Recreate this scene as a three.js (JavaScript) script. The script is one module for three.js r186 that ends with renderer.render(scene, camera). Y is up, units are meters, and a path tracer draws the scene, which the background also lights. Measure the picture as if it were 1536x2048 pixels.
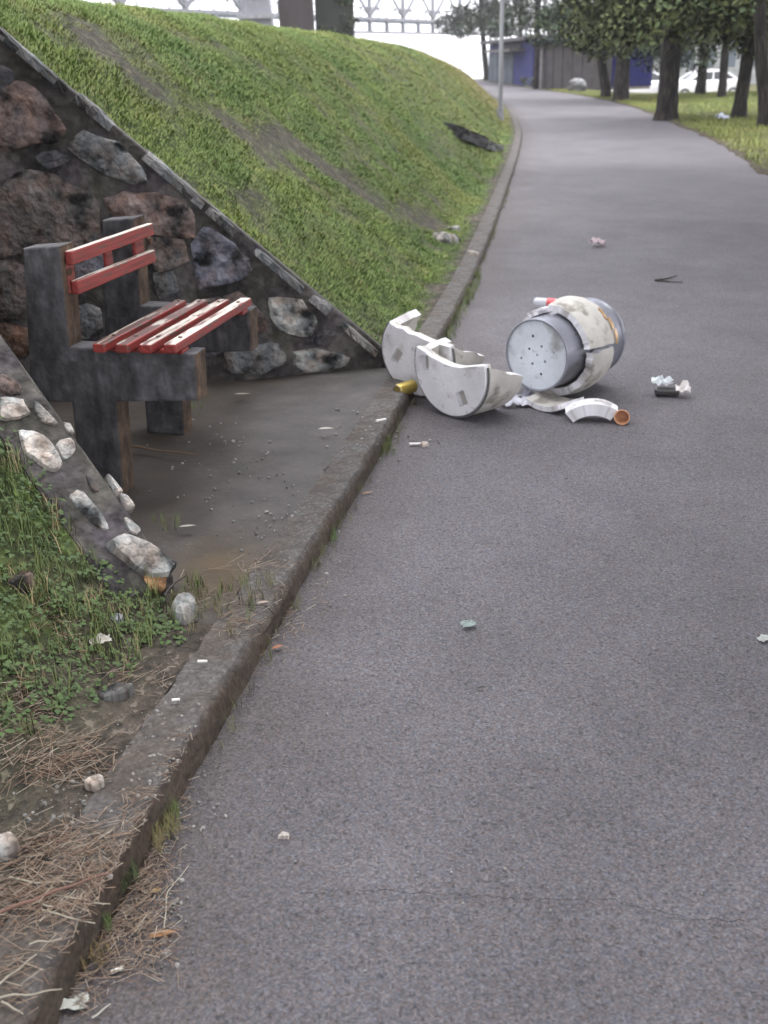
import * as THREE from 'three';
import { mergeGeometries, toCreasedNormals, mergeVertices } from 'three/addons/utils/BufferGeometryUtils.js';
import { RoundedBoxGeometry } from 'three/addons/geometries/RoundedBoxGeometry.js';

// ───────────────────────── camera, sky, sun, exposure
const scene = new THREE.Scene();
const EYE = 1.6, FPX = 2100, PITCH = Math.atan(906 / FPX), ROLL = THREE.MathUtils.degToRad(1.5);
const camera = new THREE.PerspectiveCamera(2 * Math.atan(1024 / FPX) * 180 / Math.PI, 768 / 1024, 0.05, 4000);
camera.position.set(0, EYE, 0);
const CF = new THREE.Vector3(0, -Math.sin(PITCH), -Math.cos(PITCH));
const U0 = new THREE.Vector3(0, Math.cos(PITCH), -Math.sin(PITCH)), R0 = new THREE.Vector3(1, 0, 0);
const CR = R0.clone().multiplyScalar(Math.cos(ROLL)).addScaledVector(U0, -Math.sin(ROLL));
const CU = R0.clone().multiplyScalar(Math.sin(ROLL)).addScaledVector(U0, Math.cos(ROLL));
camera.quaternion.setFromRotationMatrix(new THREE.Matrix4().makeBasis(CR, CU, CF.clone().negate()));
camera.updateMatrixWorld();
camera.focus = 3.1; camera.userData.fStop = 4.2;

const renderer = new THREE.WebGLRenderer({ antialias: true });
renderer.setSize(768, 1024);
renderer.toneMapping = THREE.LinearToneMapping;
renderer.toneMappingExposure = 3.6;
renderer.shadowMap.enabled = true;

{ // an even, slightly cool overcast sky, a little brighter overhead
  const w = 128, h = 64, a = new Float32Array(w * h * 4);
  for (let j = 0; j < h; j++) for (let i = 0; i < w; i++) {
    const el = ((j + 0.5) / h - 0.5) * Math.PI, s = Math.sin(el), k = (j * w + i) * 4;
    const L = s > 0 ? 0.86 + 0.2 * s : 0.86;
    a[k] = L * 0.985; a[k + 1] = L * 0.985; a[k + 2] = L * 1.035; a[k + 3] = 1;
  }
  const t = new THREE.DataTexture(a, w, h, THREE.RGBAFormat, THREE.FloatType);
  t.mapping = THREE.EquirectangularReflectionMapping; t.magFilter = t.minFilter = THREE.LinearFilter; t.needsUpdate = true;
  scene.background = t; scene.environment = t;
}
const sun = new THREE.DirectionalLight(new THREE.Color(1, 0.97, 0.93), 0.6);
sun.position.set(14, 30, -16); sun.target.position.set(2, 0, -10);
sun.castShadow = true; sun.shadow.radius = 30; sun.shadow.mapSize.set(2048, 2048);
Object.assign(sun.shadow.camera, { left: -45, right: 45, top: 45, bottom: -45, near: 1, far: 140 });
scene.add(sun, sun.target);
scene.fog = new THREE.FogExp2(new THREE.Color(0.93, 0.94, 0.98), 0.0007);

// ───────────────────────── helpers
function mulberry(a) { return () => { a |= 0; a = a + 0x6D2B79F5 | 0; let t = Math.imul(a ^ a >>> 15, 1 | a); t = t + Math.imul(t ^ t >>> 7, 61 | t) ^ t; return ((t ^ t >>> 14) >>> 0) / 4294967296; }; }
const rnd = mulberry(20417);
const rr = (a, b) => a + (b - a) * rnd();
const V = (x, y, z) => new THREE.Vector3(x, y, z);
const clamp = (x, a, b) => Math.min(b, Math.max(a, x));
const sstep = (a, b, x) => { const t = clamp((x - a) / (b - a), 0, 1); return t * t * (3 - 2 * t); };
const mix = (a, b, t) => a + (b - a) * t;
function hash2(i, j, s = 0) { let h = Math.imul(i, 374761393) ^ Math.imul(j, 668265263) ^ Math.imul(s + 11, 1442695041); h = Math.imul(h ^ h >>> 13, 1274126177); return ((h ^ h >>> 16) >>> 0) / 4294967296; }
function vnoise(x, y, s = 0, per = 0) {
  const i = Math.floor(x), j = Math.floor(y), u = x - i, v = y - j, a = u * u * (3 - 2 * u), b = v * v * (3 - 2 * v);
  const w = per ? (k) => ((k % per) + per) % per : (k) => k;
  const p = hash2(w(i), w(j), s), q = hash2(w(i + 1), w(j), s), r = hash2(w(i), w(j + 1), s), t = hash2(w(i + 1), w(j + 1), s);
  return p + (q - p) * a + (r - p) * b + (p - q - r + t) * a * b;
}
function fbm(x, y, o = 4, s = 0, per = 0) { let v = 0, a = 0.5, n = 0; for (let k = 0; k < o; k++) { v += a * vnoise(x, y, s + k * 7, per); n += a; a *= 0.5; x *= 2; y *= 2; per *= 2; } return v / n; }
function smin(a, b, k) { const h = clamp(0.5 + 0.5 * (b - a) / k, 0, 1); return mix(b, a, h) - k * h * (1 - h); }

const taken = {};
function numbered(n) { taken[n] = (taken[n] ?? -1) + 1; return taken[n] ? `${n}_${String(taken[n]).padStart(3, '0')}` : n; }
function mesh(name, geo, mat, parent, label) {
  const m = new THREE.Mesh(geo, mat); m.castShadow = m.receiveShadow = true;
  m.name = parent && parent !== scene ? name : numbered(name); (parent || scene).add(m);
  if (label) m.userData.label = label; return m;
}
function tag(o, label, category, group) { o.userData.label = label; o.userData.category = category; if (group) o.userData.group = group; return o; }
function thing(name, label, category, pos = V(0, 0, 0), group) {
  const o = new THREE.Group(); o.name = numbered(name); o.position.copy(pos); scene.add(o); return tag(o, label, category, group);
}
function struct(name, geo, mat) { const m = mesh(name, geo, mat, scene); m.userData.kind = 'structure'; m.userData.label = name.replace(/_/g, ' '); return m; }

// a pixel of the photograph gives a direction; the surface it lies on gives the distance
const rayDir = (px, py) => CF.clone().addScaledVector(CR, (px - 768) / FPX).addScaledVector(CU, -(py - 1024) / FPX);
function G(px, py, y = 0) { const d = rayDir(px, py), t = (y - EYE) / d.y; return V(d.x * t, y, d.z * t); }
function onPlane(px, py, p0, n) { const d = rayDir(px, py), c = V(0, EYE, 0), t = p0.clone().sub(c).dot(n) / d.dot(n); return c.addScaledVector(d, t); }
const atZ = (px, py, z) => { const d = rayDir(px, py), t = z / d.z; return V(d.x * t, EYE + d.y * t, z); };

// ───────────────────────── textures
function tex(size, fn, { srgb = true, rep = 1 } = {}) {
  const a = new Uint8Array(size * size * 4);
  for (let j = 0; j < size; j++) for (let i = 0; i < size; i++) {
    const c = fn(i / size, j / size, i, j), k = (j * size + i) * 4;
    a[k] = clamp(c[0], 0, 1) * 255; a[k + 1] = clamp(c[1], 0, 1) * 255; a[k + 2] = clamp(c[2], 0, 1) * 255; a[k + 3] = 255;
  }
  const t = new THREE.DataTexture(a, size, size); t.wrapS = t.wrapT = THREE.RepeatWrapping; t.magFilter = THREE.LinearFilter; t.minFilter = THREE.LinearMipmapLinearFilter; t.generateMipmaps = true;
  if (srgb) t.colorSpace = THREE.SRGBColorSpace; t.repeat.set(rep, rep); t.needsUpdate = true; return t;
}
const gray = (v) => [v, v, v];
// aggregate: pale, dark and tinted chips in grey binder
const asphaltMap = tex(1024, (u, v, i, j) => {
  const f = vnoise(u * 320, v * 320, 3, 320), g = vnoise(u * 200, v * 200, 5, 200), m = fbm(u * 8, v * 8, 4, 9, 8), chip = hash2(i >> 1, j >> 1, 4);
  let b = 0.80 + (f - 0.5) * 0.3 + (g - 0.5) * 0.14 + (m - 0.5) * 0.1;
  if (f > 0.86) b += 0.12 * chip; if (g < 0.14) b -= 0.12;
  const warm = (vnoise(u * 200, v * 200, 21, 200) - 0.5) * 0.07;
  return [b + warm, b - Math.abs(warm) * 0.3, b - warm];
});
const asphaltBump = tex(1024, (u, v) => gray(0.6 * vnoise(u * 320, v * 320, 3, 320) + 0.4 * vnoise(u * 200, v * 200, 5, 200)), { srgb: false });
const concreteMap = tex(512, (u, v, i, j) => {
  const b = 0.82 + (fbm(u * 6, v * 6, 5, 31, 6) - 0.5) * 0.3 + (hash2(i, j, 8) - 0.5) * 0.12 + (vnoise(u * 90, v * 90, 12, 90) > 0.86 ? 0.14 : 0);
  return [b, b * 0.99, b * 0.97];
});
const kerbMap = tex(512, (u, v, i, j) => {
  const a = fbm(u * 5, v * 5, 5, 141, 5), d = fbm(u * 22, v * 22, 3, 147, 22), k = sstep(0.4, 0.66, a) * 0.45; let b = 0.78 + (d - 0.5) * 0.26 + (fbm(u * 80, v * 80, 2, 143, 80) - 0.5) * 0.36 + (hash2(i, j, 18) - 0.5) * 0.16 + (vnoise(u * 70, v * 70, 15, 70) > 0.87 ? 0.16 : 0);
  return [b * mix(1, 0.86, k), b * mix(0.99, 0.76, k), b * mix(0.98, 0.66, k)];
});
const roughBump = tex(512, (u, v) => gray(fbm(u * 16, v * 16, 5, 41, 16)), { srgb: false });
const stoneMap = tex(512, (u, v, i, j) => {
  const a = fbm(u * 5, v * 5, 5, 51, 5), c = fbm(u * 9, v * 9, 4, 57, 9), d = fbm(u * 24, v * 24, 3, 63, 24);
  let b = 0.68 + (a - 0.5) * 1.0 + (d - 0.5) * 0.3; const w = (c - 0.5) * 0.22;
  if (a < 0.44) b -= (0.44 - a) * 2.2;
  return [b + w * 0.7, b + w * 0.1, b - w * 0.3];
});
const mortarMap = tex(512, (u, v, i, j) => {
  const a = fbm(u * 4, v * 4, 5, 71, 4), b = 0.62 + (a - 0.5) * 1.1 + (fbm(u * 30, v * 30, 3, 73, 30) - 0.5) * 0.5 + (hash2(i, j, 5) - 0.5) * 0.1; const g = (fbm(u * 6, v * 6, 3, 77, 6) - 0.5) * 0.14;
  return [b, b + g * 0.4, b - g];
});
const barkMap = tex(256, (u, v) => { const a = fbm(u * 24, v * 5, 4, 81, 0) , b = 0.45 + (a - 0.5) * 1.0; return [b * 1.04, b, b * 0.94]; });
const wearMap = (seed, amt) => tex(256, (u, v) => {   // cream undercoat with what is left of the red paint, grain along u
  const g = fbm(u * 6, v * 40, 4, seed), p = fbm(u * 9, v * 14, 4, seed + 5), k = sstep(amt - 0.1, amt + 0.1, p);
  const c = 0.78 + (g - 0.5) * 0.4; return [mix(c, 0.4, k), mix(c * 0.96, 0.25, k), mix(c * 0.9, 0.23, k)];
});
const redMap = tex(256, (u, v) => { const g = fbm(u * 5, v * 44, 4, 151), p = fbm(u * 16, v * 22, 4, 157), k = sstep(0.64, 0.7, p), b = 0.92 + (g - 0.5) * 0.5; return [mix(b, 0.62, k), mix(b * 0.40, 0.5, k), mix(b * 0.37, 0.44, k)]; });
const benchMap = tex(512, (u, v, i, j) => { const a = fbm(u * 22, v * 5, 4, 161, 0), d = fbm(u * 40, v * 40, 3, 167, 40), b = 0.68 + (a - 0.5) * 0.4 + (d - 0.5) * 0.16 + (fbm(u * 7, v * 7, 4, 169, 7) - 0.5) * 0.4 + (hash2(i, j, 28) - 0.5) * 0.08; return [b, b, b * 1.01]; });
const soilMap = tex(512, (u, v, i, j) => { const g = fbm(u * 40, v * 40, 3, 95, 40), b = 0.7 + (fbm(u * 10, v * 10, 5, 91, 10) - 0.5) * 0.5 + (g - 0.5) * 0.7 + (g > 0.68 ? 0.16 : 0) + (hash2(i, j, 6) - 0.5) * 0.16; return [b, b * 0.99, b * 0.97]; });

const std = (o) => new THREE.MeshStandardMaterial(o);
const phy = (o) => new THREE.MeshPhysicalMaterial(o);
const lin = (r, g, b) => new THREE.Color().setRGB(r, g, b);
const M = {
  asphalt: std({ map: asphaltMap, bumpMap: asphaltBump, bumpScale: 0.002, roughness: 0.8, vertexColors: true }),
  soil: std({ map: soilMap, bumpMap: soilMap, bumpScale: 0.02, roughness: 1, vertexColors: true }),
  slab: std({ map: concreteMap, bumpMap: roughBump, bumpScale: 0.004, roughness: 0.8, vertexColors: true }),
  kerb: std({ map: kerbMap, bumpMap: roughBump, bumpScale: 0.012, roughness: 0.9, vertexColors: true }),
  mortar: std({ map: mortarMap, bumpMap: roughBump, bumpScale: 0.02, roughness: 0.95, color: lin(0.125, 0.115, 0.108) }),
  benchFront: std({ map: benchMap, bumpMap: roughBump, bumpScale: 0.01, roughness: 0.9, color: lin(0.2, 0.13, 0.085) }),
  bench: std({ map: benchMap, bumpMap: roughBump, bumpScale: 0.006, roughness: 0.9, color: lin(0.165, 0.161, 0.168) }),
  red: phy({ color: lin(0.3, 0.3, 0.3), map: redMap, roughness: 0.5, clearcoat: 0.2, clearcoatRoughness: 0.4 }),
  bark: std({ map: barkMap, bumpMap: barkMap, bumpScale: 0.03, roughness: 1, color: lin(0.10, 0.092, 0.09) }),
  steel: std({ color: lin(0.33, 0.35, 0.39), metalness: 0.0, roughness: 0.5, map: concreteMap }),
};
const stoneColors = { pink: [0.27, 0.2, 0.18], brown: [0.2, 0.165, 0.15], grey: [0.26, 0.26, 0.26], purple: [0.25, 0.245, 0.29], pale: [0.44, 0.42, 0.39], rust: [0.2, 0.12, 0.085], dark: [0.12, 0.115, 0.125], white: [0.58, 0.54, 0.5], orange: [0.42, 0.24, 0.12] };
const stoneMats = {}; for (const [k, c] of Object.entries(stoneColors)) stoneMats[k] = std({ map: stoneMap, bumpMap: roughBump, bumpScale: 0.03, roughness: 0.9, color: lin(c[0] * 1.25, c[1] * 1.25, c[2] * 1.25) });

// ───────────────────────── the lie of the land
function interp(pts) { // monotone in z (descending), linear table smoothed by Catmull-Rom
  return (z) => {
    let i = 0; while (i < pts.length - 2 && z < pts[i + 1][1]) i++;
    const p0 = pts[Math.max(0, i - 1)], p1 = pts[i], p2 = pts[i + 1], p3 = pts[Math.min(pts.length - 1, i + 2)];
    const h = p2[1] - p1[1], t = clamp((z - p1[1]) / h, -0.6, 1.6), m1 = p2 === p0 ? 0 : (p2[0] - p0[0]) / (p2[1] - p0[1]) * h, m2 = p3 === p1 ? 0 : (p3[0] - p1[0]) / (p3[1] - p1[1]) * h;
    const t2 = t * t, t3 = t2 * t; return (2 * t3 - 3 * t2 + 1) * p1[0] + (t3 - 2 * t2 + t) * m1 + (-2 * t3 + 3 * t2) * p2[0] + (t3 - t2) * m2;
  };
}
const kx = interp([[-0.95, 7], [-0.74, 0], [-0.63, -1.3], [-0.52, -1.9], [-0.40, -2.5], [-0.26, -3.19], [-0.10, -3.9], [0.11, -4.9], [0.50, -6.89], [0.90, -9.1], [1.72, -14.15], [2.68, -20.4], [3.44, -26], [4.56, -37.7], [5.95, -63], [7.1, -86]]);
const rx = interp([[2.75, 7], [3.05, 0], [3.75, -5], [4.42, -9], [5.32, -14.8], [6.43, -20.9], [7.41, -28.4], [8.36, -37.3], [8.62, -47.7], [8.3, -57.8], [8.0, -70], [7.75, -86]]);
const kTan = (z) => { const e = 0.05, t = V(kx(z - e) - kx(z + e), 0, -2 * e); return t.normalize(); };   // pointing away from the camera
const kLeft = (z) => { const t = kTan(z); return V(t.z, 0, -t.x); };                                        // (t.z is negative) → to the left
const kerbH = (z) => mix(mix(0.05, 0.075, sstep(-8, -5, z)), 0.098, sstep(-3, -1.8, z));
const KW = 0.15;                                                                                         // kerb width
const toe = (z) => z > -5 ? mix(0.40, 0.26, sstep(-2.5, -5, z)) : mix(0.26, 0.42, sstep(-5, -9, z));
const cap = (z) => z > -7 ? 1.9 : z > -24 ? mix(1.9, 1.72, (-7 - z) / 17) : mix(1.72, 0.1, clamp((-24 - z) / 54, 0, 1) ** 0.9);
function embHd(z, d) {
  const k = kerbH(z), x = d - toe(z), n = (fbm(z * 1.3, d * 1.3, 3, 5) - 0.5) * 0.10 * sstep(0.2, 0.8, x);
  const s = x <= -0.12 ? 0 : x < 0.12 ? (x + 0.12) ** 2 / 0.48 : x;
  return k - 0.004 + Math.max(0, smin(0.96 * s, cap(z) + 0.03 * d, 0.5)) + n + (fbm(z * 5, d * 5, 2, 15) - 0.5) * 0.03 * sstep(0, 0.3, d - KW);
}
function toKerb(x, z) { let q = z; for (let i = 0; i < 5; i++) { const t = kTan(q), dx = x - kx(q), dz = z - q; q += (dx * t.x + dz * t.z) * t.z; } const l = kLeft(q); return [q, (x - kx(q)) * l.x + (z - q) * l.z]; }
const embPos = (z, d) => { const l = kLeft(z); return V(kx(z) + l.x * d, embHd(z, d), z + l.z * d); };
function embHit(px, py) { const d = rayDir(px, py), p = V(0, EYE, 0); for (let i = 0; i < 4000; i++) { p.addScaledVector(d, 0.02); const [q, s] = toKerb(p.x, p.z); if (s > 0 && p.y < embHd(q, s)) return p; } return p; }

// niche cut into the bank: its two splayed wing walls
const FW = { p: V(0.0, 0.1, -5.52), dir: V(-0.972, 0, 0.236), len: 1.95, slope: 0.955 };     // far wing wall: toe, direction along its foot
const NW = { p: V(-0.69, 0.1, -2.98), dir: V(-Math.cos(0.66), 0, -Math.sin(0.66)), len: 1.55, slope: 0.95 };
const TH = 0.2;
const nb = NW.p.clone().addScaledVector(NW.dir, NW.len), fb = FW.p.clone().addScaledVector(FW.dir, FW.len);
const nicheN = V(-NW.dir.z, 0, NW.dir.x), farN = V(FW.dir.z, 0, -FW.dir.x);    // both point out of the niche
if (nicheN.z < 0) nicheN.negate(); if (farN.z > 0) farN.negate();
const off = 0.1;
const nichePoly = [NW.p.clone().addScaledVector(nicheN, off).addScaledVector(NW.dir, -0.4), nb.clone().addScaledVector(nicheN, off).addScaledVector(NW.dir, 0.1), fb.clone().addScaledVector(farN, off).addScaledVector(FW.dir, 0.1), FW.p.clone().addScaledVector(farN, off).addScaledVector(FW.dir, -1)];
function inPoly(x, z, P) { let c = false; for (let i = 0, j = P.length - 1; i < P.length; j = i++) if ((P[i].z > z) !== (P[j].z > z) && x < (P[j].x - P[i].x) * (z - P[i].z) / (P[j].z - P[i].z) + P[i].x) c = !c; return c; }

// bare earth trail worn across the bank
const trail = [[210, 98, .32], [290, 110, .4], [330, 160, .3], [385, 215, .2], [450, 235, .28], [520, 270, .28], [590, 300, .26], [655, 330, .32], [705, 375, .32], [770, 415, .28], [830, 440, .28], [880, 440, .25]].map(([x, y, w]) => [embHit(x, y), w * 0.98]);
function soilMask(x, z, q, d) {
  let m = 0;
  for (let i = 0; i < trail.length - 1; i++) {
    const [a, wa] = trail[i], [b, wb] = trail[i + 1], ux = b.x - a.x, uz = b.z - a.z, t = clamp(((x - a.x) * ux + (z - a.z) * uz) / (ux * ux + uz * uz), 0, 1), w = mix(wa, wb, t);
    m = Math.max(m, 1.15 - Math.hypot(x - a.x - ux * t, z - a.z - uz * t) / w);
  }
  const n = fbm(x * 4, z * 4, 3, 23) - 0.5;
  m = m * 0.9 + n * 2.6;
  const t0 = toe(q) - KW; // strip of trodden earth along the kerb
  if (d !== undefined) m = Math.max(m, (z > -3.6 ? 0.30 : 0.07) + KW + (z > -3.6 ? t0 * 0.5 : 0) + n * 0.35 > d ? 1 - (d - KW) * 0.8 : 0);
  return clamp(m, 0, 1);
}

// ───────────────────────── structure: ground, path, kerb, bank, water
function gridGeo(us, vs, fn) {           // fn(u, v) → {p, c, uv} or null
  const pos = [], col = [], uv = [], idx = [], nu = us.length, nv = vs.length;
  for (const u of us) for (const v of vs) { const r = fn(u, v); pos.push(r.p.x, r.p.y, r.p.z); col.push(...(r.c || [1, 1, 1])); uv.push(r.uv[0], r.uv[1]); }
  return { pos, col, uv, idx, nu, nv, build(keep) {
    for (let i = 0; i < nu - 1; i++) for (let j = 0; j < nv - 1; j++) { if (keep && !keep(us[i], us[i + 1], vs[j], vs[j + 1])) continue; const a = i * nv + j, b = a + nv; idx.push(a, a + 1, b, b, a + 1, b + 1); }
    const g = new THREE.BufferGeometry(); g.setAttribute('position', new THREE.Float32BufferAttribute(pos, 3)); g.setAttribute('color', new THREE.Float32BufferAttribute(col, 3)); g.setAttribute('uv', new THREE.Float32BufferAttribute(uv, 2)); g.setIndex(idx); g.computeVertexNormals();
    const n = g.attributes.normal; let s = 0; for (let i = 0; i < n.count; i++) s += n.getY(i); if (s < 0) { for (let i = 0; i < idx.length; i += 3) [idx[i], idx[i + 1]] = [idx[i + 1], idx[i]]; g.setIndex(idx); g.computeVertexNormals(); }
    return g; } };
}
const range = (a, b, f) => { const o = [a]; let x = a; while (x > b + 1e-6) { x -= f(x); o.push(Math.max(x, b)); } return o; };
const zs = range(6, -86, (z) => z > -8 ? 0.1 : 0.1 + (-8 - z) * 0.035);

{ // asphalt path
  const us = []; for (let i = 0; i <= 40; i++) us.push(i / 40);
  const patches = [[2.6, -11.5, 1.6, 2.2], [1.6, -10.6, 1.2, 1.2], [0.3, -4.6, 0.6, 2.0], [0.9, -2.6, 0.5, 1.4], [-0.1, -2.2, 0.35, 1.6], [1.3, -3.8, 0.6, -1.2], [0.7, -1.9, 0.3, -1.0]];
  const g = gridGeo(zs, us, (z, u) => {
    const l = kx(z) - 0.03, r = rx(z) + (fbm(z * 2.2, 3, 3, 2) - 0.5) * 0.25, x = mix(l, r, u);
    let c = 0.165 * (0.95 + (fbm(x * 0.9, z * 0.6, 4, 33) - 0.5) * 0.42 + (fbm(x * 3, z * 3, 3, 37) - 0.5) * 0.24);
    for (const [a, b, w, k] of patches) { const e = Math.hypot((x - a) / w, (z - b) / w); c *= 1 - 0.12 * k * Math.exp(-e * e) * fbm(x * 4, z * 4, 3, 39); }
    const d = x - l, dirt = sstep(0.42, 0.05, d + (fbm(z * 3, x * 3, 3, 43) - 0.5) * 0.4) * 0.6;
    const rgb = [c * 1.03, c * 0.97, c * 1.07];
    return { p: V(x, (fbm(x * 1.5, z * 1.5, 2, 3) - 0.5) * 0.012 - 0.004, z), c: [mix(rgb[0], 0.1, dirt), mix(rgb[1], 0.082, dirt), mix(rgb[2], 0.075, dirt)], uv: [x / 1.3, z / 1.3] };
  }).build();
  const path = struct('path', g, M.asphalt);
  // hairline cracks across the surface
  const crackM = std({ color: lin(0.025, 0.023, 0.024), roughness: 1 });
  const crack = (pts, w) => {
    const pos = [], idx = []; const P = pts.map(([x, y]) => G(x, y)); const Q = [];
    for (let i = 0; i < P.length - 1; i++) for (let k = 0; k < 10; k++) { const t = k / 10, p = P[i].clone().lerp(P[i + 1], t); p.z += (rnd() - 0.5) * 0.012; p.x += (rnd() - 0.5) * 0.006; Q.push(p); }
    Q.forEach((p, i) => { const h = w * (0.3 + 0.7 * rnd()) * (i && i < Q.length - 1 ? 1 : 0.2); pos.push(p.x, 0.0045, p.z - h, p.x, 0.0045, p.z + h); if (i) { const a = 2 * i - 2; idx.push(a, a + 1, a + 2, a + 2, a + 1, a + 3); } });
    const c = new THREE.BufferGeometry(); c.setAttribute('position', new THREE.Float32BufferAttribute(pos, 3)); c.setIndex(idx); c.computeVertexNormals(); mesh('crack', c, crackM, path);
  };
  crack([[640, 1782], [760, 1785], [905, 1792], [1010, 1797], [1130, 1803], [1215, 1803], [1300, 1820], [1400, 1842], [1530, 1846]], 0.0014);
  crack([[1420, 1860], [1450, 1845]], 0.0016);
}
{ // lawn to the right of the path, falling to a lower car park behind
  const offs = [-0.4, -0.1, 0, 0.06, 0.14, 0.25, 0.4, 0.6, 0.9, 1.3, 1.8, 2.4, 3.1, 4, 5, 6, 7, 8, 9.5, 11, 13, 15, 18, 22, 28, 36, 48, 70, 110];
  const g = gridGeo(range(8, -91, (z) => z > -30 ? 0.5 : 1), offs, (z, o) => {
    const x = rx(Math.max(z, -86)) + o, n = fbm(x * 0.5, z * 0.5, 4, 61), m = fbm(x * 1.7, z * 1.7, 3, 67);
    let y = o < 0.02 ? -0.03 : 0.012 + (n - 0.5) * 0.08 * sstep(0, 1.5, o) + (m - 0.5) * 0.02; y -= 0.85 * sstep(-46, -58, z) * sstep(1.5, 6, o - 0) + 0.8 * sstep(-88, -91, z);
    const soil = clamp(sstep(0.35, 0.05, o + (m - 0.5) * 0.5) + sstep(0.6, 0.75, n) * 0.5, 0, 1);
    const green = [0.125 + m * 0.05, 0.135 + m * 0.03, 0.035];
    return { p: V(x, y, z), c: [mix(green[0], 0.13, soil), mix(green[1], 0.105, soil), mix(green[2], 0.07, soil)], uv: [x / 1.2, z / 1.2] };
  }).build();
  struct('lawn', g, M.soil);
}
{ // lower ground out to the river bank
  const xs = []; for (let x = -700; x <= 700; x += 20) xs.push(x);
  const g = gridGeo([60, 30, 10, 0, -10, -20, -30, -40, -50, -60, -70, -80, -88, -92, -95, -99, -104], xs, (z, x) => ({ p: V(x, z > -93 ? -0.9 : -0.9 - (-93 - z) * 0.35, z), c: [0.15, 0.14, 0.11], uv: [x / 2, z / 2] })).build();
  struct('ground', g, M.soil);
  const w = new THREE.PlaneGeometry(5000, 3000, 1, 1); w.rotateX(-Math.PI / 2); w.translate(0, -2.4, -1595);
  struct('river_water', w, phy({ color: lin(0.22, 0.25, 0.27), roughness: 0.12, ior: 1.33 }));
}
// kerb stones along the left side of the path
{
  const kerb = new THREE.Group(); kerb.name = 'kerb'; kerb.userData.kind = 'structure'; kerb.userData.label = 'concrete kerb'; scene.add(kerb);
  const cuts = [5.2]; let z = 5.2; const gaps = [1.72, 1.6, 1.55, 1.62, 1.7, 1.55];
  while (z > -84) { z -= z > -6 ? gaps[cuts.length % gaps.length] : z > -20 ? 2.0 : 4; cuts.push(z); }
  for (let i = 0; i < cuts.length - 1; i++) {
    const a = cuts[i] - 0.002, b = cuts[i + 1] + 0.002, n = a > -7 ? 56 : a > -20 ? 24 : 6, pos = [], col = [], uv = [], idx = [];
    const prof = (zz) => { const h = kerbH(zz), ch = 0.012 + 0.016 * fbm(zz * 7, 1, 3, 3), ins = (fbm(zz * 4, 9, 3, 6) - 0.5) * 0.014; return [[0 + ins, -0.06], [0.004 + ins, h * 0.5], [0.008 + ins, h - ch], [0.008 + ch * 0.8 + ins, h], [KW * 0.6, h + 0.002], [KW, h], [KW, -0.06]]; };
    for (let k = 0; k <= n; k++) {
      const zz = mix(a, b, k / n), l = kLeft(zz); let s = 0, prev = null;
      for (const [d, y] of prof(zz)) {
        if (prev) s += Math.hypot(d - prev[0], y - prev[1]); prev = [d, y];
        const jit = (fbm(zz * 9, d * 30 + y * 30, 2, 8) - 0.5) * 0.008 + (hash2(Math.round(zz * 40), Math.round(d * 90 + y * 70), 8) - 0.5) * 0.005; pos.push(kx(zz) + l.x * (d + jit), y + jit * 0.5, zz + l.z * (d + jit)); uv.push(s / 0.6, zz / 0.6);
        const face = d < 0.012, f = fbm(zz * 2.5, d * 8, 4, 17), st = fbm(zz * 6, y * 20, 3, 19);
        // the riser is stained brown by soil and moss, the top is worn grey-brown concrete
        col.push(...(face ? [mix(0.055, 0.1, st), mix(0.04, 0.074, st), mix(0.03, 0.054, st)] : [mix(0.12, 0.16, f), mix(0.113, 0.151, f), mix(0.111, 0.148, f)]));
      }
    }
    const m = 7; for (let k = 0; k < n; k++) for (let j = 0; j < m - 1; j++) { const p = k * m + j, q = p + m; idx.push(p, q, p + 1, p + 1, q, q + 1); }
    for (const k of [0, n]) for (let j = 1; j < m - 1; j++) { const o = k * m; idx.push(o, o + j, o + j + 1); }
    let g = new THREE.BufferGeometry(); g.setAttribute('position', new THREE.Float32BufferAttribute(pos, 3)); g.setAttribute('color', new THREE.Float32BufferAttribute(col, 3)); g.setAttribute('uv', new THREE.Float32BufferAttribute(uv, 2)); g.setIndex(idx);
    g = toCreasedNormals(g, 0.6); mesh('kerb_stone', g, M.kerb, kerb);
  }
}
{ // grass bank
  const ds = []; for (let d = KW + 0.002; d < 3; d += 0.09) ds.push(d); for (let d = 3; d < 24; d += 0.2 + (d - 3) * 0.15) ds.push(d); ds.push(25, 27);
  const g = gridGeo(zs, ds, (z, d) => {
    const p = embPos(z, d); if (d > 24.5) p.y = d > 26 ? -1 : p.y;
    const m = soilMask(p.x, p.z, z, d), n = fbm(p.x * 2, p.z * 2, 3, 73), dry = sstep(-16, -40, z);
    const grn = [mix(0.085, 0.135, n) + dry * 0.06, mix(0.145, 0.175, n) + dry * 0.02, mix(0.034, 0.045, n)], so = d < toe(z) + 0.1 ? [0.13, 0.106, 0.09] : [0.09, 0.082, 0.058];
    return { p, c: [0, 1, 2].map((k) => mix(grn[k], so[k] * (0.8 + n * 0.5), m)), uv: [z / 0.9, d / 0.7] };
  }).build((z0, z1, d0, d1) => { const p = embPos((z0 + z1) / 2, (d0 + d1) / 2); return !inPoly(p.x, p.z, nichePoly); });
  struct('grass_bank', g, M.soil);
}
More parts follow.
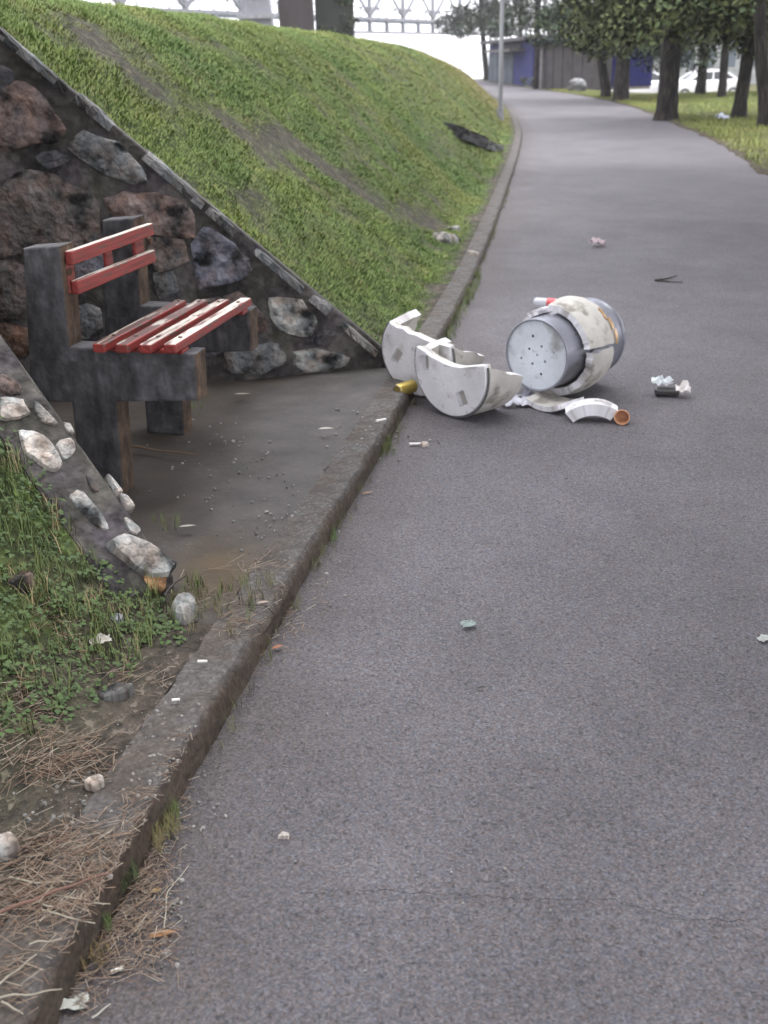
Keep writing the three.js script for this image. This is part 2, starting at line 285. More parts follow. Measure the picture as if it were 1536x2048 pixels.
{ // concrete floor of the niche
  const P = [];
  const A = NW.p, B = nb, C = fb, D = FW.p; const N = 40, us = [...Array(N + 1).keys()].map((i) => i / N);
  const g = gridGeo(us, us, (s, t) => { // s along the kerb, t from kerb to the back
    const z0 = mix(-2.5, -5.75, s), l = kLeft(z0), k = V(kx(z0) + l.x * (KW + 0.002), 0, z0 + l.z * (KW + 0.002));
    const b = B.clone().addScaledVector(nicheN, 0.12).lerp(C.clone().addScaledVector(farN, 0.12), s), p = k.lerp(b, t); p.y = kerbH(z0) * (1 - t) + 0.085 * t - 0.006 + (fbm(p.x * 3, p.z * 3, 3, 12) - 0.5) * 0.012;
    if (!inPoly(p.x, p.z, nichePoly)) p.y -= 0.03;
    const n = fbm(p.x * 2.2, p.z * 2.2, 4, 83), f = fbm(p.x * 9, p.z * 9, 3, 87), band = t * 1.7;
    const dirt = clamp(sstep(0.25, 0.62, band + (n - 0.5) * 0.5) * (0.55 + f * 0.6), 0, 1), brown = Math.exp(-(((p.x + 0.55) / 0.16) ** 2 + ((p.z + 3.1) / 0.28) ** 2)) * (0.5 + f);
    const c0 = [0.1, 0.093, 0.095], c1 = [0.054, 0.042, 0.033], c2 = [0.095, 0.066, 0.034];
    return { p, c: [0, 1, 2].map((q) => mix(mix(c0[q], c1[q], dirt), c2[q], clamp(brown, 0, 0.9)) * (0.8 + f * 0.4)), uv: [p.x / 0.7, p.z / 0.7] };
  }).build();
  struct('niche_floor', g, M.slab);
}

// ───────────────────────── stones and walls
function stoneGeo(poly, th, seed) {          // poly: [[u, v]...] in metres; a lumpy stone with a broken face, thickness along +w
  const R = mulberry(seed * 977 + 13), n = 18, P = [], c = [0, 0]; poly.forEach((p) => { c[0] += p[0] / poly.length; c[1] += p[1] / poly.length; });
  const curve = new THREE.CatmullRomCurve3(poly.map((p) => V(p[0], p[1], 0)), true, 'catmullrom', 0.3);
  for (let i = 0; i < n; i++) { const q = curve.getPoint(i / n); const j = 1 + (R() - 0.5) * 0.16; P.push([c[0] + (q.x - c[0]) * j, c[1] + (q.y - c[1]) * j]); }
  const rings = [[1.06, -0.03], [1.05, th * 0.3], [0.97, th * 0.8], [0.74, th], [0.4, th * 1.02]], pos = [], uv = [], idx = [];
  const tiltu = (R() - 0.5) * 0.35 * th, tiltv = (R() - 0.5) * 0.35 * th, rad = Math.max(...P.map((p) => Math.hypot(p[0] - c[0], p[1] - c[1])));
  const ou = R() * 7, ov = R() * 7;
  for (let k = 0; k < rings.length; k++) for (let i = 0; i < n; i++) {
    const s = rings[k][0], u = c[0] + (P[i][0] - c[0]) * s, v = c[1] + (P[i][1] - c[1]) * s; let w = rings[k][1];
    if (k > 1) w += ((u - c[0]) * tiltu + (v - c[1]) * tiltv) / rad * 2 + (fbm(u * 14 + ou, v * 14 + ov, 3, seed) - 0.5) * th * 1.3;
    pos.push(u, v, w); uv.push(u * 2.2 + ou, v * 2.2 + ov + (k < 2 ? w : 0));
  }
  pos.push(c[0], c[1], th * (1 + (R() - 0.5) * 0.5)); uv.push(c[0] * 2.2 + ou, c[1] * 2.2 + ov);
  for (let k = 0; k < rings.length - 1; k++) for (let i = 0; i < n; i++) { const a = k * n + i, b = k * n + (i + 1) % n; idx.push(a, b, a + n, a + n, b, b + n); }
  const t = pos.length / 3 - 1, o = (rings.length - 1) * n; for (let i = 0; i < n; i++) idx.push(o + i, o + (i + 1) % n, t);
  // orientation
  let area = 0; for (let i = 0; i < n; i++) { const a = P[i], b = P[(i + 1) % n]; area += a[0] * b[1] - b[0] * a[1]; } if (area < 0) for (let i = 0; i < idx.length; i += 3) [idx[i], idx[i + 1]] = [idx[i + 1], idx[i]];
  let g = new THREE.BufferGeometry(); g.setAttribute('position', new THREE.Float32BufferAttribute(pos, 3)); g.setAttribute('uv', new THREE.Float32BufferAttribute(uv, 2)); g.setIndex(idx); return toCreasedNormals(g, 0.7);
}
function basisAt(o, u, v, w) { return new THREE.Matrix4().makeBasis(u, v, w).setPosition(o); }
let stoneSeed = 1;
function placeStone(parent, frame, pxPoly, th, kind, name = 'stone', grow = 1) {
  const inv = frame.m.clone().invert(); const w = V(0, 0, 1).transformDirection(frame.m), o = V(0, 0, 0).applyMatrix4(frame.m);
  const poly = pxPoly.map(([x, y]) => { const p = onPlane(x, y, o, w).applyMatrix4(inv); return [p.x, p.y]; });
  const g = stoneGeo(poly.map(([a, b], i, P) => { const cu = P.reduce((q, p) => q + p[0], 0) / P.length, cv = P.reduce((q, p) => q + p[1], 0) / P.length; return [cu + (a - cu) * grow, cv + (b - cv) * grow]; }), th * 0.55, stoneSeed++); g.applyMatrix4(frame.m); g.translate(-parent.position.x, -parent.position.y, -parent.position.z); return mesh(name, g, stoneMats[kind], parent);
}
function roughPrism(poly, depth, cell) {      // wall body: polygon in (u,v), extruded towards -w, faces subdivided a little for unevenness
  const s = new THREE.Shape(poly.map((p) => new THREE.Vector2(p[0], p[1]))); const g = new THREE.ExtrudeGeometry(s, { depth, bevelEnabled: true, bevelSize: 0.012, bevelThickness: 0.012, bevelSegments: 2, steps: 1 });
  g.translate(0, 0, -depth - 0.012); const uv = g.attributes.uv, p = g.attributes.position; const nn = g.attributes.normal; for (let i = 0; i < uv.count; i++) Math.abs(nn.getZ(i)) > 0.6 ? uv.setXY(i, p.getX(i) / 0.8, p.getY(i) / 0.8) : uv.setXY(i, (p.getX(i) * Math.abs(nn.getY(i)) * 1.4 + p.getY(i) * Math.abs(nn.getX(i))) / 0.8, p.getZ(i) / 0.8); return g;
}
{ // far wing wall, its face turned to the camera
  const w = FW.dir.clone().cross(V(0, 1, 0)); const face = farN.clone().negate();
  const u = FW.dir.clone(), v = V(0, 1, 0); const wn = face; // (u, v, w) may be left-handed: flip u
  const m = basisAt(FW.p, u.clone().negate(), v, u.clone().negate().cross(v));
  const wdir = V(0, 0, 1).transformDirection(m); const frame = { m };
  const wall = thing('stone_wing_wall', 'dark triangular stone retaining wall sloping down behind the bench to the kerb', 'wall', FW.p.clone());
  const L = FW.len, S = FW.slope, rise = 0.03;
  const body = roughPrism([[0.06, -0.15], [0.05, rise], [-L, L * S + rise], [-L, -0.15]], TH, 0.1); body.applyMatrix4(m); body.translate(-FW.p.x, -FW.p.y, -FW.p.z); mesh('mortar', body, M.mortar, wall);
  const st = [
    [[[0, 195], [45, 168], [88, 205], [118, 252], [108, 276], [60, 284], [0, 288]], .05, 'pink'],
    [[[150, 302], [178, 272], [236, 290], [282, 345], [262, 364], [205, 342]], .045, 'grey'],
    [[[0, 410], [45, 360], [118, 366], [178, 410], [190, 470], [150, 505], [60, 492], [0, 510]], .06, 'brown'],
    [[[225, 402], [268, 390], [340, 398], [380, 425], [372, 470], [300, 465], [240, 440]], .05, 'pink'],
    [[[305, 478], [362, 482], [370, 520], [318, 540], [302, 515]], .04, 'brown'],
    [[[390, 492], [412, 462], [466, 492], [494, 528], [478, 552], [404, 570]], .05, 'purple'],
    [[[308, 548], [345, 546], [352, 582], [318, 592]], .04, 'grey'],
    [[[160, 616], [195, 618], [203, 660], [165, 672]], .04, 'grey'],
    [[[420, 604], [478, 590], [505, 612], [530, 645], [505, 660], [455, 640]], .045, 'pink'],
    [[[545, 602], [600, 606], [626, 642], [616, 668], [560, 656], [548, 630]], .045, 'pale'],
    [[[460, 704], [545, 692], [562, 722], [520, 744], [468, 740]], .05, 'grey'],
    [[[594, 706], [640, 700], [686, 713], [676, 731], [606, 741]], .05, 'pale'],
    [[[0, 528], [52, 540], [60, 600], [30, 634], [0, 624]], .05, 'brown'],
    [[[0, 652], [58, 662], [62, 698], [20, 720], [0, 716]], .06, 'rust'],
    [[[74, 312], [108, 302], [136, 320], [92, 336]], .035, 'dark'],
    [[[146, 520], [190, 505], [212, 535], [180, 560], [148, 556]], .04, 'purple'],
    [[[640, 660], [668, 668], [655, 690], [632, 684]], .03, 'dark'],
    [[[400, 672], [430, 668], [440, 700], [408, 712]], .035, 'dark'],
    [[[0, 135], [28, 150], [20, 178], [0, 180]], .04, 'dark'],
  ];
  for (const [poly, th, k] of st) placeStone(wall, frame, poly, th, k, 'stone', 1.12);
  // capping stones set in the sloping top edge
  const cap = [[0.02, 0.24, 'pale'], [0.36, 0.13, 'grey'], [0.56, 0.3, 'grey'], [0.99, 0.17, 'grey'], [1.21, 0.33, 'grey'], [1.72, 0.2, 'grey'], [2.0, 0.34, 'grey']], e = V(0, 0, 0), sl = Math.atan(S);
  for (const [s, len, k] of cap) {
    const g = stoneGeo([[0, 0.004], [0, TH + 0.01], [len * 0.55, TH + 0.03], [len, TH], [len * 1.02, 0.0], [len * 0.5, -0.018]], 0.008 + 0.016 * rnd(), stoneSeed++);
    const up = V(-Math.sin(sl), 0, 0).clone(); // frame on the slope: along the slope, into the wall, out of the slope
    const along = u.clone().multiplyScalar(Math.cos(sl)).add(V(0, Math.sin(sl), 0)), back = wdir.clone().negate(), outw = along.clone().cross(back); const lift = outw.y < 0 ? back.clone().cross(along) : outw;
    const mm = new THREE.Matrix4().makeBasis(along, back, lift).setPosition(u.clone().multiplyScalar(s * Math.cos(sl)).add(V(0, s * Math.sin(sl) + rise + 0.015, 0)));
    g.applyMatrix4(mm); if (mm.determinant() < 0) { const a = g.attributes.position.array; for (let i = 0; i < a.length; i += 9) for (let q = 0; q < 3; q++) [a[i + q], a[i + 3 + q]] = [a[i + 3 + q], a[i + q]]; g.computeVertexNormals(); }
    mesh('capping_stone', g, stoneMats[k], wall);
  }
}
let nearWall;
{ // near wing wall, seen from above along its sloping top
  const u = NW.dir.clone(), S = NW.slope, sl = Math.atan(S), L = NW.len;
  const m = basisAt(NW.p, u.clone(), V(0, 1, 0), u.clone().cross(V(0, 1, 0)));
  const wdir = V(0, 0, 1).transformDirection(m), inward = nicheN.clone().negate(), sgn = wdir.dot(inward);   // w points into or out of the niche
  nearWall = thing('stone_wing_wall', 'low sloping stone wall with pale stones set in brown mortar, ending in the weeds', 'wall', NW.p.clone());
  const body = roughPrism([[-0.02, -0.15], [-0.02, 0.02], [L, L * S + 0.02], [L, -0.15]], TH, 0.1); if (sgn < 0) body.translate(0, 0, TH); body.applyMatrix4(m); body.translate(-NW.p.x, -NW.p.y, -NW.p.z); mesh('mortar', body, M.mortar, nearWall);
  const along = u.clone().multiplyScalar(Math.cos(sl)).add(V(0, Math.sin(sl), 0)), across = nicheN.clone(); let lift = along.clone().cross(across); let ax = along; if (lift.y < 0) { lift.negate(); ax = across; }
  const frame = { m: lift.clone().dot(along.clone().cross(across)) > 0 ? basisAt(NW.p.clone().add(V(0, 0.042, 0)), along, across, lift) : basisAt(NW.p.clone().add(V(0, 0.042, 0)), across, along, lift) };
  const st = [
    [[[0, 752], [40, 772], [34, 792], [0, 786]], .03, 'pink'], [[[0, 797], [42, 800], [56, 830], [20, 842], [0, 838]], .03, 'white'],
    [[[64, 806], [92, 826], [114, 852], [84, 846], [70, 828]], .025, 'pale'], [[[40, 866], [62, 864], [92, 880], [120, 928], [98, 944], [52, 910]], .035, 'white'],
    [[[112, 890], [140, 880], [149, 905], [130, 922], [118, 912]], .03, 'white'], [[[136, 990], [165, 986], [192, 1020], [217, 1054], [198, 1060], [160, 1030]], .03, 'white'],
    [[[214, 953], [228, 966], [243, 988], [232, 990]], .03, 'white'], [[[238, 990], [252, 996], [266, 1016], [250, 1012]], .03, 'white'], [[[247, 1036], [262, 1046], [280, 1064], [268, 1072], [252, 1060]], .03, 'white'],
    [[[126, 846], [140, 850], [146, 868], [134, 868]], .02, 'pale'], [[[170, 955], [186, 962], [196, 985], [182, 985]], .02, 'brown'],
  ];
  for (const [poly, th, k] of st) placeStone(nearWall, frame, poly, th, k);
  // the pale block that ends the wall, and its broken orange face
  placeStone(nearWall, frame, [[212, 1094], [244, 1078], [285, 1090], [316, 1112], [342, 1136], [330, 1156], [290, 1158], [250, 1128]], .07, 'white', 'end_block');
  placeStone(nearWall, frame, [[284, 1150], [330, 1150], [325, 1180], [300, 1182]], .035, 'orange', 'broken_block');
}
{ // back wall of the niche, beyond the picture's left edge
  const a = nb.clone(), b = fb.clone(), d = b.clone().sub(a), L = Math.hypot(d.x, d.z); d.normalize(); const m = basisAt(a, d, V(0, 1, 0), d.clone().cross(V(0, 1, 0)));
  const w = thing('niche_back_wall', 'dark mortared back wall of the bench niche', 'wall', a.clone());
  const g = roughPrism([[-0.1, -0.15], [-0.1, 1.62], [L + 0.1, 1.95], [L + 0.1, -0.15]], 0.2, 0.1);
  const wd = V(0, 0, 1).transformDirection(m); if (wd.x < 0) g.translate(0, 0, 0.22); g.applyMatrix4(m); g.translate(-a.x, -a.y, -a.z); mesh('mortar', g, M.mortar, w);
}

// ───────────────────────── bench
{
  const o = V(-1.02, 0.1, -3.78), e = V(0.235, 0, -0.972), n = V(0.972, 0, 0.235);      // e along the bench, n towards the path
  const bench = thing('park_bench', 'old concrete bench with worn red slats under the stone wall', 'bench', o);
  bench.quaternion.setFromRotationMatrix(new THREE.Matrix4().makeBasis(n, V(0, 1, 0), e.clone().negate()));   // local x = towards path, -z = along
  const W = 0.085, boltM = std({ color: lin(0.14, 0.1, 0.08), roughness: 0.6, metalness: 0.5 });
  const frameShape = new THREE.Shape([[-0.315, 0.34], [-0.25, 0.90], [-0.115, 0.91], [-0.135, 0.545], [0.36, 0.535], [0.352, 0.375], [0.028, 0.355], [0.005, -0.02], [-0.16, -0.02], [-0.145, 0.345]].map((p) => new THREE.Vector2(...p)));
  for (const z of [0, -0.70]) {
    const g = new THREE.ExtrudeGeometry(frameShape, { depth: W, bevelEnabled: true, bevelSize: 0.008, bevelThickness: 0.008, bevelSegments: 2 }); g.translate(z ? -0.045 : 0, 0, z - W - 0.008);
    const uv = g.attributes.uv, p = g.attributes.position; for (let i = 0; i < uv.count; i++) uv.setXY(i, (p.getX(i) + p.getZ(i)) / 0.5, p.getY(i) / 0.5);
    { const nn = g.attributes.normal, side = [], front = []; for (let t = 0; t < p.count; t += 3) (nn.getX(t) > 0.7 ? front : side).push(t, t + 1, t + 2); g.setIndex([...side, ...front]); g.clearGroups(); g.addGroup(0, side.length, 0); g.addGroup(side.length, front.length, 1); }
    const f = mesh('frame', g, [M.bench, M.benchFront], bench);
    const b = new THREE.CylinderGeometry(0.016, 0.016, 0.012, 10); b.rotateZ(Math.PI / 2); const bolt = mesh('bolt', b, std({ color: lin(0.12, 0.07, 0.05), roughness: 0.8, metalness: 0.5 }), f); bolt.position.set(-0.113, 0.82, z - W / 2);
  }
  const slat = (name, x, y, w, h, z0, z1, topMat, label, tilt = 0) => {
    const g = new RoundedBoxGeometry(w, h, Math.abs(z1 - z0), 2, 0.006).toNonIndexed ? new RoundedBoxGeometry(w, h, Math.abs(z1 - z0), 2, 0.006) : null;
    let q = g.index ? g.toNonIndexed() : g; q.clearGroups(); const p = q.attributes.position, nn = q.attributes.normal, top = [], side = [];
    const uv = q.attributes.uv; for (let i = 0; i < p.count; i++) uv.setXY(i, p.getZ(i) / 1.0 + x * 5, (p.getX(i) + p.getY(i)) / 0.2 + 0.5);
    for (let t = 0; t < p.count; t += 3) ((nn.getY(t) + nn.getY(t + 1) + nn.getY(t + 2)) / 3 > 0.8 ? top : side).push(t, t + 1, t + 2);
    q.setIndex([...side, ...top]); q.addGroup(0, side.length, 0); q.addGroup(side.length, top.length, 1);
    const m = mesh(name, q, [M.red, topMat], bench, label); m.position.set(x, y, (z0 + z1) / 2); m.rotation.z = tilt; if (name === 'seat_slat') for (const bz of [-0.04, -0.64]) { const b = new THREE.CylinderGeometry(0.008, 0.008, 0.005, 8); const bm = mesh('bolt', b, boltM, m); bm.position.set(0, h / 2 + 0.0015, bz - (z0 + z1) / 2); } return m;
  };
  const wm = (s, a, k = 1) => std({ map: wearMap(s, a), roughness: 0.6, color: lin(k, k, k) });
  slat('seat_slat', 0.036, 0.5745, 0.048, 0.034, 0.085, -0.66, wm(3, 0.34, 0.55), 'dull red-brown rear slat');
  slat('seat_slat', 0.124, 0.5745, 0.048, 0.034, 0.08, -0.68, wm(13, 0.45, 0.7), 'slat with half its red paint worn off');
  slat('seat_slat', 0.212, 0.5745, 0.048, 0.034, 0.075, -0.70, wm(23, 0.6, 0.8), 'slat worn to cream on top');
  slat('seat_slat', 0.298, 0.5745, 0.048, 0.034, 0.06, -0.735, wm(33, 0.68, 0.95), 'front slat worn to cream on top');
  for (const z of [-0.03, -0.66]) slat('cross_bar', 0.165, 0.5475, 0.31, 0.018, z + 0.03, z - 0.03, M.red);
  slat('back_rail', -0.092, 0.872, 0.03, 0.05, -0.02, -0.715, wm(43, 0.72, 0.9), 'upper red rail with worn pale edge');
  slat('back_rail', -0.09, 0.765, 0.03, 0.05, -0.03, -0.70, wm(53, 0.62, 0.75), 'lower red rail with worn pale edge');
  for (const [z, w] of [[-0.055, 0.025], [-0.36, 0.026], [-0.63, 0.04]]) slat('back_upright', -0.1165, 0.818, 0.018, 0.15, z + w, z - w, M.red);
}
// ───────────────────────── trees
function tubeGeo(pts, radii, sides = 9, wob = 0.06, seed = 1) {
  const c = new THREE.CatmullRomCurve3(pts), n = Math.max(3, pts.length * 3), pos = [], uv = [], idx = []; const fr = c.computeFrenetFrames(n, false);
  let s = 0, pv = null;
  for (let i = 0; i <= n; i++) {
    const t = i / n, p = c.getPoint(t), f = t * (radii.length - 1), k = Math.min(radii.length - 2, Math.floor(f)), r = mix(radii[k], radii[k + 1], f - k); if (pv) s += p.distanceTo(pv); pv = p;
    for (let j = 0; j <= sides; j++) { const a = (j % sides) / sides * 2 * Math.PI, q = r * (1 + wob * 2 * (hash2(i, j % sides, seed) - 0.5)), v = p.clone().addScaledVector(fr.normals[i], Math.cos(a) * q).addScaledVector(fr.binormals[i], Math.sin(a) * q); pos.push(v.x, v.y, v.z); uv.push(j / sides * Math.max(1, Math.round(r * 6)), s / 1.0); }
  }
  const m = sides + 1; for (let i = 0; i < n; i++) for (let j = 0; j < sides; j++) { const a = i * m + j, b = a + m; idx.push(a, a + 1, b, b, a + 1, b + 1); }
  for (const [i, o] of [[0, 0], [n, 1]]) { const b = i * m; for (let j = 1; j < sides - 1; j++) o ? idx.push(b, b + j + 1, b + j) : idx.push(b, b + j, b + j + 1); }
  const g = new THREE.BufferGeometry(); g.setAttribute('position', new THREE.Float32BufferAttribute(pos, 3)); g.setAttribute('uv', new THREE.Float32BufferAttribute(uv, 2)); g.setIndex(idx); g.computeVertexNormals(); return g;
}
const leafMats = [lin(0.08, 0.125, 0.055), lin(0.1, 0.135, 0.055), lin(0.065, 0.105, 0.06), lin(0.06, 0.09, 0.065)].map((c) => phy({ color: c, roughness: 0.8, transmission: 0.0, side: THREE.DoubleSide, vertexColors: true }));
function crownGeo(clumps, leafSize, count, R) {       // clumps: [centre, radius]; leaf faces scattered through each clump
  const pos = [], nor = [], col = []; let tot = 0; clumps.forEach((c) => tot += c[1] ** 2);
  for (const [c, rad] of clumps) {
    const n = Math.round(count * rad * rad / tot);
    for (let i = 0; i < n; i++) {
      const th = R() * 6.283, z = R() * 2 - 1, q = rad * Math.cbrt(0.15 + 0.85 * R()), s = Math.sqrt(1 - z * z), p = V(c.x + q * s * Math.cos(th), c.y + q * z * 0.7, c.z + q * s * Math.sin(th));
      const a = V(R() - 0.5, R() - 0.5, R() - 0.5).normalize(), b = V(R() - 0.5, R() - 0.5, R() - 0.5).cross(a).normalize(), L = leafSize * (0.6 + 0.8 * R()), w = L * 0.42, nn = a.clone().cross(b); if (nn.y < 0) nn.negate();
      const v = [p.clone().addScaledVector(a, -L / 2), p.clone().addScaledVector(b, w / 2), p.clone().addScaledVector(a, L / 2), p.clone().addScaledVector(b, -w / 2)], sh = 0.7 + 0.6 * R(), ye = R() * 0.25;
      for (const k of [0, 1, 2, 0, 2, 3]) { pos.push(v[k].x, v[k].y, v[k].z); nor.push(nn.x, nn.y, nn.z); col.push(sh * (1 + ye), sh, sh * (1 - ye)); }
    }
  }
  const g = new THREE.BufferGeometry(); g.setAttribute('position', new THREE.Float32BufferAttribute(pos, 3)); g.setAttribute('normal', new THREE.Float32BufferAttribute(nor, 3)); g.setAttribute('color', new THREE.Float32BufferAttribute(col, 3)); return g;
}
function tree({ at, r = 0.25, lean = [0, 0], fork = 2.2, low = 2.0, spread = 2.6, top = 9, leaf = 0.15, count = 9000, mat = 0, seed = 1, label, name = 'tree', group, skip }) {
  const R = mulberry(seed * 7919), t = thing(name, label, 'tree', at, group);
  const P = [V(0, -0.1, 0), V(lean[0] * 0.15, 0.35, lean[1] * 0.15), V(lean[0] * fork * 0.5, fork * 0.6, lean[1] * fork * 0.5), V(lean[0] * fork, fork * 1.2, lean[1] * fork), V(lean[0] * fork * 1.3, top * 0.55, lean[1] * fork * 1.3), V(lean[0] * fork * 1.4 + (R() - 0.5), top * 0.9, lean[1] * fork * 1.4)];
  const parts = [tubeGeo(P, [r * 1.35, r * 1.02, r * 0.95, r * 0.88, r * 0.5, r * 0.12], 11, 0.07, seed)], clumps = [];
  const nl = 9;
  for (let i = 0; i < nl; i++) {
    const a = i / nl * 6.283 * 2.4 + R(), y0 = mix(fork * 0.95, top * 0.7, i / nl), k = clamp((y0) / top, 0, 1), b = V(lean[0] * fork * (0.8 + k * 0.6), y0, lean[1] * fork * (0.8 + k * 0.6)), len = spread * (0.75 + 0.4 * R()) * (1 - 0.45 * k);
    const droop = i < 4 ? -0.32 : 0.5, e = b.clone().add(V(Math.cos(a) * len, len * (droop + 0.3 * R()), Math.sin(a) * len)), mid = b.clone().lerp(e, 0.5).add(V(0, len * 0.18, 0));
    parts.push(tubeGeo([b, mid, e], [r * 0.42 * (1 - k * 0.5), r * 0.22, r * 0.06], 6, 0.05, seed + i));
    for (let q = 0; q < 6; q++) { const p = mid.clone().lerp(e, q / 5 * 1.1).add(V((R() - 0.5) * len * 0.5, (R() - 0.55) * len * 0.4, (R() - 0.5) * len * 0.5)); p.y = Math.max(p.y, low + 0.35); clumps.push([p, len * (0.24 + 0.16 * R())]); }
  }
  for (let q = 0; q < 6; q++) clumps.push([V(lean[0] * fork + (R() - 0.5) * spread, mix(top * 0.65, top, R()), lean[1] * fork + (R() - 0.5) * spread), spread * 0.36]);
  mesh('trunk', mergeGeometries(parts), M.bark, t); mesh('crown', crownGeo(clumps, leaf, count, R), leafMats[mat], t); return t;
}
const row = 'trees standing on the lawn beside the path';
const TR = [
  { px: [1332, 240], r: 0.265, fork: 2.3, low: 1.75, spread: 3.0, count: 24000, mat: 1, label: 'thick straight tree trunk growing right at the path edge' },
  { px: [1400, 190], r: 0.19, fork: 2.0, low: 1.6, count: 16000, spread: 2.6, lean: [0.02, 0], mat: 0, label: 'slim upright tree standing directly in front of the white car' },
  { px: [1443, 195], r: 0.15, fork: 2.1, low: 1.9, spread: 2.4, lean: [-0.02, 0], mat: 1, label: 'thinnest lawn tree, just behind the tail of the white car' },
  { px: [1477, 237], r: 0.17, fork: 2.0, low: 1.8, count: 16000, spread: 2.6, lean: [0.06, 0], mat: 1, label: 'flared tree trunk beside the leaning tree' },
  { px: [1529, 254], r: 0.15, fork: 2.2, low: 2.3, spread: 2.4, lean: [-0.19, 0], mat: 0, label: 'tree leaning towards its flared neighbour on the lawn' },
  { px: [1241, 202], r: 0.27, fork: 2.2, low: 1.2, spread: 2.8, count: 24000, mat: 2, label: 'grey trunk beside the blue container with low drooping leaves' },
  { px: [1212, 196], r: 0.19, fork: 2.0, low: 1.15, spread: 3.0, count: 24000, lean: [-0.22, 0], mat: 2, label: 'dark trunk leaning over the grey stall' },
  { px: [1072, 178], r: 0.14, fork: 3.6, low: 2.9, spread: 3.0, mat: 3, label: 'slender dark tree at the corner of the blue kiosk' },
];
TR.forEach((o, i) => tree({ ...o, at: G(...o.px).setY(-0.02), seed: 40 + i, group: row }));
tree({ at: G(973, 161).setY(-0.02), r: 0.2, fork: 3.4, low: 2.9, spread: 3.1, lean: [-0.12, 0], top: 11, mat: 3, count: 14000, leaf: 0.2, seed: 71, label: 'tree standing alone against the bright river at the end of the path' });
{ const p = atZ(1038, 100, -84); p.y = -0.9; tree({ at: p, r: 0.2, fork: 5, low: 4.2, spread: 3.4, top: 12, mat: 3, leaf: 0.2, lean: [0.02, 0], seed: 83, label: 'thin tree rising behind the roof of the blue kiosk' }); }
{ const p = G(1536, 185).setY(-0.1); p.x += 2.4; tree({ at: p, r: 0.18, fork: 2.4, low: 2, spread: 3, lean: [-0.25, 0], seed: 89, mat: 0, label: 'leaning tree at the far edge of the lawn' }); }
// the row goes on past the camera on the right: its crowns shade this end of the path
[[5.4, -3.2, 4.0, 0], [4.4, 2.6, 4.0, 1], [-4.0, -0.2, 4.0, 2], [-3.6, 5, 4.0, 0], [6.9, -9.4, 4.2, 1], [8.0, -15.2, 4.0, 0]].forEach(([x, z, s, m], i) => tree({ at: V(x, x < 0 ? 2.0 : 0, z), r: 0.24, fork: 2.7, low: 3.4, spread: s, top: 9, count: 20000, leaf: 0.27, mat: m, seed: 101 + i, label: ['broad tree on the lawn opposite the bench niche', 'broad tree on the lawn furthest from the parked cars', 'broad tree on top of the bank above the bench', 'broad tree on top of the bank away from the bench', 'broad tree on the lawn beside the crushed tray', 'broad tree on the lawn abreast of the pink tissue'][i], group: row }));

// ───────────────────────── grass and weeds
function tuftGeo(blades, h, w, spread, R) {
  const pos = [], col = [], nor = [];
  for (let i = 0; i < blades; i++) {
    const a = R() * 6.283, d = spread * Math.sqrt(R()), x = Math.cos(a) * d, z = Math.sin(a) * d, b = R() * 6.283, H = h * (0.55 + 0.6 * R()), l = H * (0.25 + 0.6 * R()), fx = Math.cos(b), fz = Math.sin(b), sx = -fz * w / 2, sz = fx * w / 2, s = 0.75 + 0.5 * R();
    const P = [[x - sx, 0, z - sz], [x + sx, 0, z + sz], [x + fx * l * 0.35 - sx * 0.8, H * 0.6, z + fz * l * 0.35 - sz * 0.8], [x + fx * l * 0.35 + sx * 0.8, H * 0.6, z + fz * l * 0.35 + sz * 0.8], [x + fx * l, H, z + fz * l]];
    for (const k of [0, 1, 2, 2, 1, 3, 2, 3, 4]) { pos.push(...P[k]); col.push(s, s, s); const n = V(-fx * 0.5, 0.9, -fz * 0.5).normalize(); nor.push(n.x, n.y, n.z); }
  }
  const g = new THREE.BufferGeometry(); g.setAttribute('position', new THREE.Float32BufferAttribute(pos, 3)); g.setAttribute('normal', new THREE.Float32BufferAttribute(nor, 3)); g.setAttribute('color', new THREE.Float32BufferAttribute(col, 3)); return g;
}
function weedGeo(n, R) { // rosette of small broad leaves
  const pos = [], col = [], nor = [];
  for (let i = 0; i < n; i++) {
    const a = R() * 6.283, r = 0.012 + 0.03 * R(), y = 0.008 + 0.03 * R(), L = 0.012 + 0.013 * R(), fx = Math.cos(a), fz = Math.sin(a), s = 0.75 + 0.5 * R(), w = L * 0.42;
    const P = [[fx * r, y, fz * r], [fx * (r + L * 0.5) - fz * w, y + 0.004, fz * (r + L * 0.5) + fx * w], [fx * (r + L), y - 0.002 + 0.006 * R(), fz * (r + L)], [fx * (r + L * 0.5) + fz * w, y + 0.004, fz * (r + L * 0.5) - fx * w]];
    for (const k of [0, 1, 2, 0, 2, 3]) { pos.push(...P[k]); col.push(s, s, s); nor.push(fx * 0.2, 0.96, fz * 0.2); }
  }
  const g = new THREE.BufferGeometry(); g.setAttribute('position', new THREE.Float32BufferAttribute(pos, 3)); g.setAttribute('normal', new THREE.Float32BufferAttribute(nor, 3)); g.setAttribute('color', new THREE.Float32BufferAttribute(col, 3)); return g;
}
const bladeM = std({ roughness: 0.75, side: THREE.DoubleSide, vertexColors: true });
